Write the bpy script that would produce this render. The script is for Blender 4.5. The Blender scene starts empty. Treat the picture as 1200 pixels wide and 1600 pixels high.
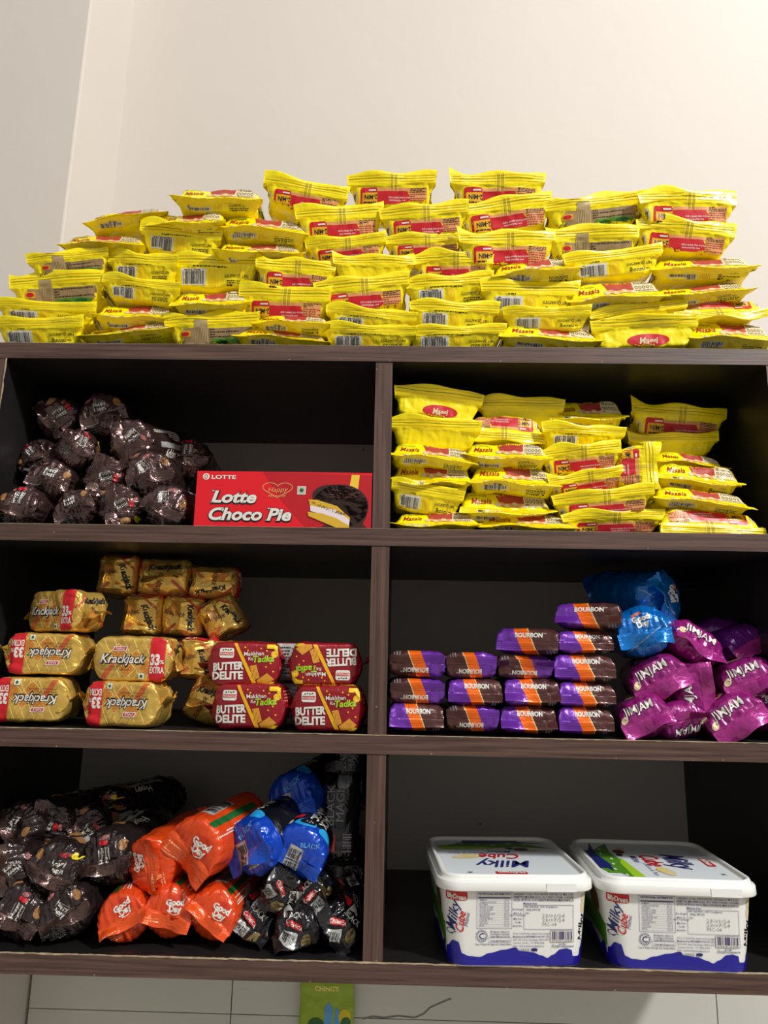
import bpy, math, random
from mathutils import Vector, Matrix, Euler, noise
from mathutils.bvhtree import BVHTree
PI = math.pi
S = bpy.context.scene
COL = S.collection

# ------------------------------------------------------------------ camera, light, exposure
CAM = Vector((0.0411, -1.0586, -0.4915)); YAW, PITCH, ROLL, FPX = -0.0224, 0.2072, 0.0187, 1121.05
_f = Vector((math.sin(YAW)*math.cos(PITCH), math.cos(YAW)*math.cos(PITCH), math.sin(PITCH)))
_r = Vector((math.cos(YAW), -math.sin(YAW), 0)); _u = _r.cross(_f)
RT = _r*math.cos(ROLL) + _u*math.sin(ROLL); UP = -_r*math.sin(ROLL) + _u*math.cos(ROLL)
cd = bpy.data.cameras.new('camera'); cam = bpy.data.objects.new('camera', cd); COL.objects.link(cam)
cd.sensor_fit = 'VERTICAL'; cd.sensor_height = 24; cd.lens = 24*FPX/1600; cd.clip_start = 0.05
cam.matrix_world = Matrix(((RT.x, UP.x, -_f.x, CAM.x), (RT.y, UP.y, -_f.y, CAM.y), (RT.z, UP.z, -_f.z, CAM.z), (0, 0, 0, 1)))
S.camera = cam
S.view_settings.view_transform = 'Standard'; S.view_settings.look = 'None'
S.view_settings.gamma = 1; S.view_settings.use_curve_mapping = False; S.view_settings.exposure = 0.0

w = bpy.data.worlds.new('room_light'); S.world = w; w.use_nodes = True
nt = w.node_tree; bg = nt.nodes['Background']
tc = nt.nodes.new('ShaderNodeTexCoord'); sp = nt.nodes.new('ShaderNodeSeparateXYZ'); rp = nt.nodes.new('ShaderNodeValToRGB')
mr = nt.nodes.new('ShaderNodeMapRange'); mr.inputs[1].default_value = -1; mr.inputs[2].default_value = 1
nt.links.new(tc.outputs['Generated'], sp.inputs[0]); nt.links.new(sp.outputs[2], mr.inputs[0]); nt.links.new(mr.outputs[0], rp.inputs[0])
rp.color_ramp.elements[0].color = (.30, .28, .25, 1); rp.color_ramp.elements[1].color = (.82, .79, .74, 1)
rp.color_ramp.elements[0].position = .25; rp.color_ramp.elements[1].position = .8
nt.links.new(rp.outputs[0], bg.inputs[0]); bg.inputs[1].default_value = 0.56

def area(name, loc, aim, sx, sy, power, color):
    l = bpy.data.lights.new(name, 'AREA'); l.shape = 'RECTANGLE'; l.size = sx; l.size_y = sy; l.energy = power; l.color = color
    o = bpy.data.objects.new(name, l); COL.objects.link(o); o.location = loc
    o.rotation_euler = (Vector(aim) - Vector(loc)).to_track_quat('-Z', 'Y').to_euler()
    return o
area('ceiling_panel_light', (2.7, -2.2, 2.45), (.1, 0.2, -.1), .32, .32, 190, (1, .985, .96))
area('added_fill_light', (.6, -2.7, 2.6), (0, 0.2, .1), 1.2, .12, 18, (1, .975, .94))  # dim fill lamp, added to lift the front and give highlights

# ------------------------------------------------------------------ helpers
def at(x, y, Y):
    d = _f + RT*((x-600)/FPX) - UP*((y-800)/FPX)
    return CAM + d*((Y-CAM.y)/d.y)
def mpp(x, y, Y):            # metres per pixel around that point
    return (at(x, y, Y)-CAM).dot(_f)/FPX
def lin(c):
    c = c/255.0
    return c/12.92 if c <= .04045 else ((c+.055)/1.055)**2.4
def rgb(r, g, b): return (lin(r), lin(g), lin(b), 1)

def tag(o, label=None, cat=None, group=None, kind=None):
    if label: o['label'] = label
    if cat: o['category'] = cat
    if group: o['group'] = group
    if kind: o['kind'] = kind
    return o

MATS = {}
def mat(name, color, rough=.5, metal=0, coat=0, spec=.5, bump=None, var=None):
    """bump = (scale, strength, distance, kind); var = (scale, amount) brightness variation of the stuff itself"""
    if name in MATS: return MATS[name]
    m = bpy.data.materials.new(name); m.use_nodes = True; n = m.node_tree; b = n.nodes['Principled BSDF']
    b.inputs['Base Color'].default_value = color; b.inputs['Roughness'].default_value = rough
    b.inputs['Metallic'].default_value = metal; b.inputs['Coat Weight'].default_value = coat
    b.inputs['Coat Roughness'].default_value = .12; b.inputs['Specular IOR Level'].default_value = spec
    t = n.nodes.new('ShaderNodeTexCoord')
    if bump:
        sc, st, di, kind = bump
        nz = n.nodes.new('ShaderNodeTexNoise'); nz.inputs['Scale'].default_value = sc; nz.inputs['Detail'].default_value = 3
        nz.inputs['Distortion'].default_value = .6
        n.links.new(t.outputs['Object'], nz.inputs['Vector'])
        h = nz.outputs[0]
        if kind == 'foil':
            vo = n.nodes.new('ShaderNodeTexVoronoi'); vo.feature = 'DISTANCE_TO_EDGE'; vo.inputs['Scale'].default_value = sc*.8
            mx = n.nodes.new('ShaderNodeVectorMath'); mx.operation = 'ADD'
            n.links.new(t.outputs['Object'], mx.inputs[0])
            s2 = n.nodes.new('ShaderNodeVectorMath'); s2.operation = 'SCALE'; s2.inputs['Scale'].default_value = .02
            n.links.new(nz.outputs[1], s2.inputs[0]); n.links.new(s2.outputs[0], mx.inputs[1])
            n.links.new(mx.outputs[0], vo.inputs['Vector'])
            ad = n.nodes.new('ShaderNodeMath'); ad.operation = 'ADD'
            n.links.new(vo.outputs['Distance'], ad.inputs[0]); n.links.new(nz.outputs[0], ad.inputs[1]); h = ad.outputs[0]
        bp = n.nodes.new('ShaderNodeBump'); bp.inputs['Strength'].default_value = st; bp.inputs['Distance'].default_value = di
        n.links.new(h, bp.inputs['Height']); n.links.new(bp.outputs[0], b.inputs['Normal'])
        if coat: n.links.new(bp.outputs[0], b.inputs['Coat Normal'])
    if var:
        nz = n.nodes.new('ShaderNodeTexNoise'); nz.inputs['Scale'].default_value = var[0]; nz.inputs['Detail'].default_value = 4
        n.links.new(t.outputs['Object'], nz.inputs['Vector'])
        mr = n.nodes.new('ShaderNodeMapRange'); mr.inputs[3].default_value = 1-var[1]; mr.inputs[4].default_value = 1+var[1]
        mr.inputs[1].default_value = .3; mr.inputs[2].default_value = .7
        n.links.new(nz.outputs[0], mr.inputs[0])
        sc = n.nodes.new('ShaderNodeVectorMath'); sc.operation = 'SCALE'; sc.inputs[0].default_value = color[:3]
        n.links.new(mr.outputs[0], sc.inputs['Scale']); n.links.new(sc.outputs[0], b.inputs['Base Color'])
    MATS[name] = m
    return m
def film(name, color, rough=.3, metal=0., st=.5, sc=38, coat=.35):
    return mat(name, color, rough, metal, coat=coat, bump=(sc, st, .004, 'foil'))
def ink(name, color, rough=.42, metal=0):
    return mat(name, color, rough, metal)

def wood_mat(name, along):
    m = bpy.data.materials.new(name); m.use_nodes = True; n = m.node_tree; b = n.nodes['Principled BSDF']
    t = n.nodes.new('ShaderNodeTexCoord'); mp = n.nodes.new('ShaderNodeMapping')
    s = {'x': (1.6, 60, 60), 'z': (60, 60, 1.6)}[along]
    mp.inputs['Scale'].default_value = s
    nz = n.nodes.new('ShaderNodeTexNoise'); nz.inputs['Scale'].default_value = 3.2; nz.inputs['Detail'].default_value = 8; nz.inputs['Roughness'].default_value = .65
    r = n.nodes.new('ShaderNodeValToRGB'); r.color_ramp.elements[0].position = .33; r.color_ramp.elements[1].position = .68
    r.color_ramp.elements[0].color = rgb(56, 39, 33); r.color_ramp.elements[1].color = rgb(106, 80, 70)
    n.links.new(t.outputs['Object'], mp.inputs[0]); n.links.new(mp.outputs[0], nz.inputs['Vector']); n.links.new(nz.outputs[0], r.inputs[0])
    n.links.new(r.outputs[0], b.inputs['Base Color']); b.inputs['Roughness'].default_value = .42
    bp = n.nodes.new('ShaderNodeBump'); bp.inputs['Strength'].default_value = .25; bp.inputs['Distance'].default_value = .001
    n.links.new(nz.outputs[0], bp.inputs['Height']); n.links.new(bp.outputs[0], b.inputs['Normal'])
    return m

class MB:
    """mesh collector with material slots"""
    def __init__(s): s.v = []; s.f = []; s.m = []; s.mats = []
    def mi(s, m):
        if m not in s.mats: s.mats.append(m)
        return s.mats.index(m)
    def add(s, verts, faces, m):
        o = len(s.v); k = s.mi(m); s.v += [Vector(v) for v in verts]
        for f in faces: s.f.append(tuple(i+o for i in f)); s.m.append(k)
    def box(s, a, b, m):
        x0, y0, z0 = a; x1, y1, z1 = b
        s.add([(x0,y0,z0),(x1,y0,z0),(x1,y1,z0),(x0,y1,z0),(x0,y0,z1),(x1,y0,z1),(x1,y1,z1),(x0,y1,z1)],
              [(0,3,2,1),(4,5,6,7),(0,1,5,4),(1,2,6,5),(2,3,7,6),(3,0,4,7)], m)
    def mesh(s, name, smooth=True):
        me = bpy.data.meshes.new(name); me.from_pydata([tuple(v) for v in s.v], [], s.f)
        for m in s.mats: me.materials.append(m)
        me.polygons.foreach_set('material_index', s.m)
        if smooth: me.polygons.foreach_set('use_smooth', [True]*len(s.f))
        me.update(); return me
    def obj(s, name, parent=None, smooth=True, loc=None):
        o = bpy.data.objects.new(name, s.mesh(name, smooth)); COL.objects.link(o)
        if parent: o.parent = parent
        if loc: o.location = loc
        return o
def bevel(o, w, seg=2):
    m = o.modifiers.new('soft_edges', 'BEVEL'); m.width = w; m.segments = seg; m.limit_method = 'ANGLE'; return o

# ---- flat shapes (2D, metres) that get printed on surfaces: list of triangles ((x,y)*3)
_tc = {}
def text2d(s, bold=0.0, shear=0.0, res=2):
    k = (s, bold, shear, res)
    if k in _tc: return _tc[k]
    c = bpy.data.curves.new('lettering', 'FONT'); c.body = s; c.offset = bold; c.shear = shear; c.resolution_u = res; c.fill_mode = 'FRONT'
    c.align_x = 'CENTER'
    o = bpy.data.objects.new('lettering', c); COL.objects.link(o)
    dg = bpy.context.evaluated_depsgraph_get(); e = o.evaluated_get(dg); me = e.to_mesh()
    me.calc_loop_triangles()
    tr = [tuple((me.vertices[i].co.x/.7, me.vertices[i].co.y/.7-.5) for i in t.vertices) for t in me.loop_triangles]
    e.to_mesh_clear(); bpy.data.objects.remove(o); bpy.data.curves.remove(c)
    _tc[k] = tr; return tr
def xf(tr, x, y, s=1, rot=0, sx=1):
    c, n = math.cos(math.radians(rot)), math.sin(math.radians(rot)); out = []
    for t in tr: out.append(tuple((x+(a*s*sx)*c-(b*s)*n, y+(a*s*sx)*n+(b*s)*c) for a, b in t))
    return out
def text(s, x, y, h, rot=0, bold=0.0, shear=0.0, width=None, res=2):
    tr = text2d(s, bold, shear, res); sx = 1
    if width:
        xs = [p[0] for t in tr for p in t]
        if xs: sx = width/((max(xs)-min(xs))*h)
    return xf(tr, x, y, h, rot, sx)
def rect(x0, y0, x1, y1): return [((x0,y0),(x1,y0),(x1,y1)), ((x0,y0),(x1,y1),(x0,y1))]
def poly(pts):
    cx = sum(p[0] for p in pts)/len(pts); cy = sum(p[1] for p in pts)/len(pts)
    return [((cx,cy), pts[i], pts[(i+1) % len(pts)]) for i in range(len(pts))]
def ell(x, y, a, b=None, n=20, rot=0):
    b = b or a; c, s = math.cos(math.radians(rot)), math.sin(math.radians(rot))
    return poly([(x+a*math.cos(t)*c-b*math.sin(t)*s, y+a*math.cos(t)*s+b*math.sin(t)*c) for t in [2*PI*i/n for i in range(n)]])
def ring(x, y, a, b, t, n=20, rot=0, a0=0, a1=360):
    out = []; c, s = math.cos(math.radians(rot)), math.sin(math.radians(rot))
    def p(th, k): X, Y = (a+k)*math.cos(th), (b+k)*math.sin(th); return (x+X*c-Y*s, y+X*s+Y*c)
    for i in range(n):
        t0 = math.radians(a0+(a1-a0)*i/n); t1 = math.radians(a0+(a1-a0)*(i+1)/n)
        A, B, C_, D_ = p(t0, 0), p(t0, t), p(t1, t), p(t1, 0); out += [(A, B, C_), (A, C_, D_)]
    return out
def line(x0, y0, x1, y1, t):
    L = math.hypot(x1-x0, y1-y0) or 1e-6; nx, ny = -(y1-y0)/L*t/2, (x1-x0)/L*t/2
    a, b, c, d = (x0+nx,y0+ny), (x0-nx,y0-ny), (x1-nx,y1-ny), (x1+nx,y1+ny)
    return [(a, b, c), (a, c, d)]
def bars(x0, y0, x1, y1, seed=1, n=26, axis='x'):
    r = random.Random(seed); out = []; ws = [r.choice((1, 1, 2, 3)) for _ in range(2*n)]; T = sum(ws); p = 0
    for i, q in enumerate(ws):
        if i % 2 == 0:
            a, b = p/T, (p+q)/T
            if axis == 'x': out += rect(x0+(x1-x0)*a, y0, x0+(x1-x0)*b, y1)
            else: out += rect(x0, y0+(y1-y0)*a, x1, y0+(y1-y0)*b)
        p += q
    return out
def lines_of_type(x0, y0, x1, y1, n, seed=3):
    """rows of tiny unreadable type, as broken strokes"""
    r = random.Random(seed); out = []; h = (y1-y0)/n
    for i in range(n):
        x = x0; y = y1-h*(i+.75)
        while x < x1-.0008:
            wl = min(r.uniform(.0012, .005), x1-x); out += rect(x, y, x+wl, y+h*.5); x += wl+.0009
            if r.random() < .06: break
    return out
def rrect(x0, y0, x1, y1, r, n=5):
    pts = []
    for cx, cy, a in ((x1-r,y1-r,0),(x0+r,y1-r,90),(x0+r,y0+r,180),(x1-r,y0+r,270)):
        for i in range(n+1):
            t = math.radians(a+90*i/n); pts.append((cx+r*math.cos(t), cy+r*math.sin(t)))
    return poly(pts)

def split(tr, mx):
    out = []; st = list(tr)
    while st:
        a, b, c = st.pop()
        l = [math.dist(a, b), math.dist(b, c), math.dist(c, a)]; k = l.index(max(l))
        if l[k] <= mx: out.append((a, b, c)); continue
        if k == 1: a, b, c = b, c, a
        elif k == 2: a, b, c = c, a, b
        m = ((a[0]+b[0])/2, (a[1]+b[1])/2); st += [(a, m, c), (m, b, c)]
    return out

class Printer:
    """projects flat print onto the surfaces it is printed on"""
    def __init__(s, verts, faces, nbody=None):
        s.bvh = BVHTree.FromPolygons([tuple(v) for v in verts], faces); s.nbody = nbody if nbody is not None else len(faces)
        s.out = []          # (target, verts, faces, mat)
        s.frame((0,0,0), (1,0,0), (0,0,1)); s.lay = 0; s.mx = .004
    def frame(s, o, right, up, back=.08, jump=.006):
        s.o = Vector(o); s.r = Vector(right).normalized(); s.u = Vector(up).normalized(); s.d = s.u.cross(s.r); s.back = back; s.jump = jump
        return s
    def put(s, tr, m, lay=None, mx=None):
        lay = lay if lay is not None else 1
        off = .00022+.00020*lay; cache = {}; T = {0: ([], []), 1: ([], [])}; idx = {0: {}, 1: {}}
        def hit(p):
            k = (round(p[0], 6), round(p[1], 6))
            if k not in cache:
                q = s.o + s.r*p[0] + s.u*p[1] - s.d*s.back
                h = s.bvh.ray_cast(q, s.d, 1.0)
                cache[k] = None if h[0] is None else (h[0], h[1] if h[1].dot(s.d) < 0 else -h[1], h[2], h[3])
            return k, cache[k]
        for t in split(tr, mx or s.mx):
            hs = [hit(p) for p in t]
            if any(h[1] is None for h in hs): continue
            ds = [h[1][3] for h in hs]
            if max(ds)-min(ds) > s.jump: continue
            tgt = 0 if hs[0][1][2] < s.nbody else 1
            f = []
            for k, h in hs:
                if k not in idx[tgt]:
                    idx[tgt][k] = len(T[tgt][0]); T[tgt][0].append(h[0]+h[1]*off*.5-s.d*off*.7)
                f.append(idx[tgt][k])
            T[tgt][1].append(tuple(f))
        for tg in (0, 1):
            if T[tg][1]: s.out.append((tg, T[tg][0], T[tg][1], m))
    def flush(s, body, seal=None):
        for tg, v, f, m in s.out:
            (body if tg == 0 or seal is None else seal).add(v, f, m)

def nz(p, s, seed): return noise.noise(Vector((p[0]*s+seed*7.31, p[1]*s+seed*3.17, p[2]*s-seed*5.7)))
def ridge(p, s, seed): return 1-2*abs(nz(p, s, seed))-.6

def crease(p, s, seed):
    d = noise.voronoi(Vector((p[0]*s+seed*1.7, p[1]*s-seed*2.3, p[2]*s+seed*3.1)))[0]
    return min(.35, d[1]-d[0])/.35-.5
def grid_disp(P, closed, fn):
    """displace a grid of points along its normals"""
    R, C = len(P), len(P[0]); out = [[None]*C for _ in range(R)]
    for i in range(R):
        for j in range(C):
            a = P[i][(j+1) % C] if closed else P[i][min(j+1, C-1)]
            b = P[i][(j-1) % C] if closed else P[i][max(j-1, 0)]
            c = P[min(i+1, R-1)][j]; d = P[max(i-1, 0)][j]
            n = (a-b).cross(c-d)
            n = n.normalized() if n.length > 1e-9 else Vector((0,0,0))
            out[i][j] = P[i][j] + n*fn(i, j, P[i][j])
    return out

# ------------------------------------------------------------------ materials
YEL = film('yellow_film', rgb(255, 234, 0), .33, 0, .6, 36, .12)
YEL2 = film('yellow_seal_film', rgb(255, 236, 0), .30, 0, .35, 50, .15)
i_oliv = ink('olive_print', rgb(140, 125, 10)); i_dk = ink('dark_print', rgb(60, 48, 12)); i_wh = ink('white_print', rgb(228, 224, 215))
i_bk = ink('black_print', rgb(22, 20, 22)); i_red = ink('red_print', rgb(205, 25, 38)); i_peach = ink('peach_print', rgb(226, 160, 100))
i_brred = ink('brick_red_print', rgb(176, 62, 48)); i_cream = ink('cream_print', rgb(222, 205, 160)); i_brn = ink('brown_print', rgb(110, 72, 36))
i_taupe = ink('taupe_print', rgb(160, 132, 92)); i_grn = ink('green_print', rgb(80, 140, 30)); i_gold = ink('gold_print', rgb(236, 196, 60))
i_org = ink('orange_print', rgb(245, 120, 20)); i_silver = ink('silver_print', rgb(190, 190, 186), .3, .3); i_pink = ink('pink_print', rgb(214, 120, 110))
i_lime = ink('lime_print', rgb(160, 205, 40)); i_cyan = ink('cyan_print', rgb(40, 160, 225)); i_navy = ink('navy_print', rgb(38, 40, 110))
i_maroon = ink('maroon_text_print', rgb(165, 45, 15)); i_ltyel = ink('pale_yellow_print', rgb(250, 236, 120)); i_midyel = ink('amber_print', rgb(236, 178, 20))
i_blue = ink('royal_blue_print', rgb(28, 22, 150), .3); i_grey = ink('grey_print', rgb(120, 120, 124)); i_sky = ink('sky_blue_print', rgb(90, 160, 225))
i_dgrn = ink('dark_green_print', rgb(22, 95, 40)); i_ygrn = ink('yellow_green_print', rgb(150, 190, 20))

# ------------------------------------------------------------------ noodle packets (pillow packs lying flat, long seal to the front)
NW, NH, NL = .136, .037, .10
def noodle_mesh(kind, seed):
    r = random.Random(seed); up = kind in ('B', 'C', 'D', 'E', 'P')
    zr = .0225 if up else .0145
    if up: tip = (-.002, zr+.0150); tipb = (-.0008, zr+.0152)
    else: tip = (-.0095, zr-.0060); tipb = (-.0088, zr-.0050)
    if kind == 'E': tip = (-.006, zr+.012); tipb = (-.005, zr+.0125)
    prof = [(0, NL, .5*NH, .060), (.07, NL-.012, .12*NH, .058), (.20, NL*.5, 0, .059), (.30, .020, 0, .057), (.35, .0115, .0018, .0575), (.47, .0030, zr-.0015, .0635),
            (.49, .0012, zr, .0655), (.60, tip[0], tip[1], .068), (.615, tipb[0], tipb[1], .068), (.715, .0025, zr+.001, .0655),
            (.74, .0040, zr+.003, .0635), (.82, .015 if up else .0165, NH-.003, .0585), (.86, .024, NH, .057), (.93, NL*.5, NH+.001, .057), (1, NL, .52*NH, .060)]
    if kind == 'E': prof[4] = (.35, .004, .002, .058); prof[3] = (.30, .012, 0, .057)
    vs = []
    segs = [3, 4, 4, 3, 7, 2, 7, 1, 7, 2, 6, 3, 3, 3]
    for k in range(len(prof)-1):
        for q in range(segs[k]): vs.append((k, q/segs[k]))
    vs.append((len(prof)-2, 1.0))
    NU = 58; P = []; reg = []
    wav = r.uniform(0, 6); amp = r.uniform(.0008, .0026); skew = r.uniform(-.5, .5); cornL = r.uniform(0, 1); cornR = r.uniform(0, 1)
    for k, t in vs:
        a = prof[k]; b = prof[k+1]; y = a[1]+(b[1]-a[1])*t; z = a[2]+(b[2]-a[2])*t; hw = a[3]+(b[3]-a[3])*t
        isf = 6 <= k <= 8; row = []
        for j in range(NU+1):
            s = -1+2*j/NU; x = s*hw
            e = (max(0, 1-abs(s)**11))**.5
            zz, yy = z, y
            ft = 0
            if isf: ft = {6: t, 7: 1, 8: 1-t}[k]
            else:
                zm = zr if y < .05 else NH*.5
                zz = zm+(z-zm)*(e*.75+.25)
                if y < .03: yy = y+(.0100)*(1-e)*(1 if z < zr else .7)
            base = .0016*math.sin(s*2.6+wav)+amp*.6*math.sin(s*6+wav*2)
            if y < .05: zz += base
            if isf:
                zz += ft*amp*math.sin(s*5+wav*1.7)*.9
                yy += ft*.0035*math.sin(s*4+wav*2.2)
                if s < -.72: zz += ft*(-.72-s)*.018*(1 if cornL > .5 else -.6)*cornL; yy += ft*(-.72-s)*.02*cornL
                if s > .72: zz += ft*(s-.72)*.018*(1 if cornR > .5 else -.6)*cornR; yy += ft*(s-.72)*.02*cornR
            row.append(Vector((x, yy, zz)))
        P.append(row); reg.append(6 <= k <= 8)
    def fn(i, j, p):
        if reg[i]:
            return .00045*math.sin(i*2.1)+.0005*nz(p, 60, seed)
        ed = abs(p.x)/NW*2
        d = .0014*nz(p, 30, seed)+.0010*ridge(p, 60, seed+1)+.0009*crease(p, 42, seed+2)
        if p.y < .02: d += .0016*ed*ridge((p.x*2.2, p.y, p.z*.6), 70, seed+3)
        return d*(1 if p.y < .06 else .6)
    P = grid_disp(P, False, fn)
    C = NU+1; V = [p for row in P for p in row]; body = []; seal = []
    for i in range(len(P)-1):
        for j in range(NU):
            f = (i*C+j, i*C+j+1, (i+1)*C+j+1, (i+1)*C+j)
            (seal if reg[i] and reg[i+1] or (reg[i] and not reg[i+1]) else body).append(f)
    for side in (0, NU):     # close the two short ends
        n = len(P)
        for i in range(n//2):
            a, b, c, d = i*C+side, (i+1)*C+side, (n-2-i)*C+side, (n-1-i)*C+side
            body.append((a, b, c, d) if side else (d, c, b, a))
    pr = Printer(V, body+seal, len(body)); pr.frame((0, -.06, 0), (1, 0, 0), (0, 0, 1), back=.02, jump=.005)
    zs = 0.0
    if up:   # ribs printed / pressed across the seal
        for q in range(3): pr.put(rect(-.064, zr+.0035+q*.0032, .064, zr+.0041+q*.0032), i_oliv if q % 2 else i_midyel, 1, .006)
    if kind == 'A':
        for q in range(3): pr.put(rect(-.064, zr-.0045+q*.0020, .064, zr-.0041+q*.0020), i_midyel, 1, .006)
        pr.put(text('Masala', -.036, .0240, .0075, 3, .012, .3), i_maroon, 2, .0025)
        pr.put(text('2-Minute Noodles', -.040, .0310, .0026, 2), i_grn, 2)
        pr.put(poly([(-.016,.0360),(-.008,.0185),(.026,.0185),(.026,.0365),(.0,.0368)]), i_brred, 1)
        for k in range(7): pr.put(ell(-.012+k*.006, .0205+.0010*math.sin(k*2), .0045, .0026, 10, -12), i_peach if k % 2 else i_cream, 2)
        pr.put(poly([(.024,.0190),(.056,.0190),(.050,.0365),(.024,.0365)]), i_cream, 2)
        for k in range(5): pr.put(ring(.0285+k*.0050, .0262, .0013, .0018, .0007, 12), i_bk, 3)
        pr.put(lines_of_type(.026, .0310, .049, .0355, 2, seed), i_dk, 3); pr.put(lines_of_type(.026, .0200, .052, .0225, 1, seed), i_brn, 3)
        pr.put(rect(-.044, .0005, -.008, .0120), i_wh, 1); pr.put(bars(-.042, .0010, -.010, .0118, seed), i_bk, 2)
        for k in range(6): pr.put(rect(-.004+k*.0022, .001, -.0034+k*.0022, .012), i_midyel, 1)
        pr.put(text('NET QUANTITY', .030, .0085, .0026, 180, .01), i_dk, 1); pr.put(lines_of_type(.018, .001, .046, .0065, 3, seed), i_dk, 1)
    if kind == 'B':
        pr.put(rect(-.047, .0025, -.010, .0195), i_wh, 1); pr.put(bars(-.045, .0035, -.013, .0172, seed), i_bk, 2)
        pr.put(lines_of_type(-.043, .0172, -.014, .0192, 1, seed), i_bk, 2)
        for k in range(7): pr.put(rect(-.006+k*.0020, .002, -.0055+k*.0020, .0195), i_midyel, 1)
        pr.put(text('NET QUANTITY', .034, .0135, .0034, 180, .01), i_dk, 1); pr.put(lines_of_type(.020, .003, .048, .0095, 3, seed), i_dk, 1)
        pr.put(lines_of_type(-.030, .0208, .020, .0232, 1, seed+1), i_dk, 1)
        pr.put(rect(.040, .004, .041, .020), i_midyel, 1)
    if kind == 'C':
        pr.put(rect(-.020, .0150, .030, .0190), i_peach, 1); pr.put(poly([(-.020,.0015),(.028,.0015),(.028,.010),(.024,.0155),(-.020,.0155)]), i_red, 2)
        pr.put(rrect(-.046, .001, -.0205, .0200, .003), i_red, 1); pr.put(rect(-.0430, .001, -.0205, .0142), i_midyel, 2)
        pr.put(rect(-.0335, .0160, -.0225, .0178), i_wh, 3)
        pr.put(text('2-MIN', -.0300, .0092, .0052, 180, .02), i_bk, 3, .003); pr.put(lines_of_type(-.041, .002, -.022, .005, 1, seed), i_bk, 3)
        pr.put(text('Add a masala dose to your', .0125, .0090, .0021, 0, .01), i_wh, 3); pr.put(text('meal everyday, now', .0095, .0058, .0021, 0, .01), i_wh, 3)
        pr.put(rect(.028, .001, .053, .0190), i_peach, 1); pr.put(lines_of_type(.0285, .0140, .052, .0190, 3, seed), i_dk, 2)
        pr.put(lines_of_type(.0285, .002, .052, .0135, 5, seed+5), i_brred, 2)
        for k in range(7): pr.put(rect(-.002+k*.0019, .016, -.0015+k*.0019, zr+.012), i_oliv if k % 3 else i_ltyel, 3)
        pr.put(ell(-.056, .009, .006, .008), i_cream, 1); pr.put(bars(-.060, .004, -.052, .014, 4, 5), i_dk, 2)
    if kind == 'D':
        pr.put(rect(-.040, .001, .056, .0195), i_taupe, 1)
        pr.put(rrect(-.0440, .010, -.0300, .0165, .0015), i_midyel, 2); pr.put(ell(-.037, .0132, .0055, .0024), i_red, 3)
        pr.put(text('truly', -.050, .0055, .0075, 0, 0, .4), i_dk, 3)
        pr.put(rect(-.024, .001, -.0060, zr+.006), ink('pale_taupe_print', rgb(178, 155, 110)), 2)
        for k in range(7): pr.put(rect(-.022+k*.0022, .001, -.0215+k*.0022, .020), i_brn, 3)
        pr.put(lines_of_type(-.003, .0085, .052, .0190, 4, seed), i_dk, 2)
        pr.put(poly([(-.004,.001),(.050,.001),(.053,.006),(.030,.0082),(.0,.0075)]), i_grn, 3)
        pr.put(ell(.012, .004, .008, .002), i_dgrn, 4); pr.put(ell(.034, .0045, .009, .0022), i_dgrn, 4)
    if kind == 'E':
        pr.put(ell(.004, .0085, .026, .0075, 28), i_red, 1); pr.put(text('Maggi', .004, .0082, .0070, 0, .03, .15), i_cream, 2)
    b = MB(); sl = MB(); b.add(V, body, YEL); sl.add(V, seal, YEL2); pr.flush(b, sl)
    return b.mesh('noodle_packet'), sl.mesh('crimped_seal')

_nc = {}
def noodle(kind, variant):
    k = (kind, variant)
    if k not in _nc: _nc[k] = noodle_mesh(kind, 11+variant*17+ord(kind)*3)
    return _nc[k]
def clean(me):
    return me
ORD = ['first', 'second', 'third', 'fourth', 'fifth', 'sixth', 'seventh', 'eighth', 'ninth', 'tenth', 'eleventh', 'twelfth']
LOOK = {'A': 'showing its masala picture', 'B': 'showing a barcode', 'C': 'with red printed band', 'D': 'with taupe printed back', 'E': 'with red oval logo', 'P': 'with plain side outward'}
def put_noodles(rows, group, where, layname, Ybase):
    nv = {'A': 4, 'B': 3, 'C': 4, 'D': 2, 'E': 1, 'P': 2}; cnt = {}
    for li, row in enumerate(rows):
        row = sorted(row, key=lambda q: q[0]+q[2])
        for k, q in enumerate(row):
            x0, y0, x1, y1, kind, tilt = q[:6]; Y = Ybase + (q[6] if len(q) > 6 else 0) + .004*((k+li) % 3); flip = len(q) > 7 and q[7]
            cnt[kind] = cnt.get(kind, -1)+1
            mb, ms = noodle(kind, cnt[kind] % nv[kind])
            cx, cy = (x0+x1)/2, (y0+y1)/2; m = mpp(cx, cy, Y)
            if flip == 'v': wd, ht = (y1-y0)*m, (x1-x0)*m
            else: wd, ht = (x1-x0)*m, (y1-y0)*m - abs(math.sin(math.radians(tilt)))*(x1-x0)*m*.75
            sx = wd/NW*1.04; sz = max(.92, min(1.5, ht/.0385*1.16))
            o = bpy.data.objects.new('noodle_packet', None); COL.objects.link(o); o.empty_display_size = .02
            wr = bpy.data.objects.new('wrapper', mb); COL.objects.link(wr); wr.parent = o
            o.scale = (sx, 1, sz)
            o.rotation_euler = Euler((0, math.radians(-tilt + (180 if flip == 'r' else 0) + (90 if flip == 'v' else 0)), math.radians(((k*37+li*53) % 7-3)*1.6)), 'XYZ')
            Rm = o.rotation_euler.to_matrix()
            c = Rm @ Vector((0, 0, .0185*sz)); P = at(cx, cy, Y) - c
            o.location = P
            s = bpy.data.objects.new('crimped_seal', ms); COL.objects.link(s); s.parent = o
            n = len(row)
            pos = ORD[k]+' from the left'
            tag(o, 'yellow noodle packet %s, %s in %s %s' % (LOOK[kind], pos, layname[li], where), 'noodle packet', group)

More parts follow.
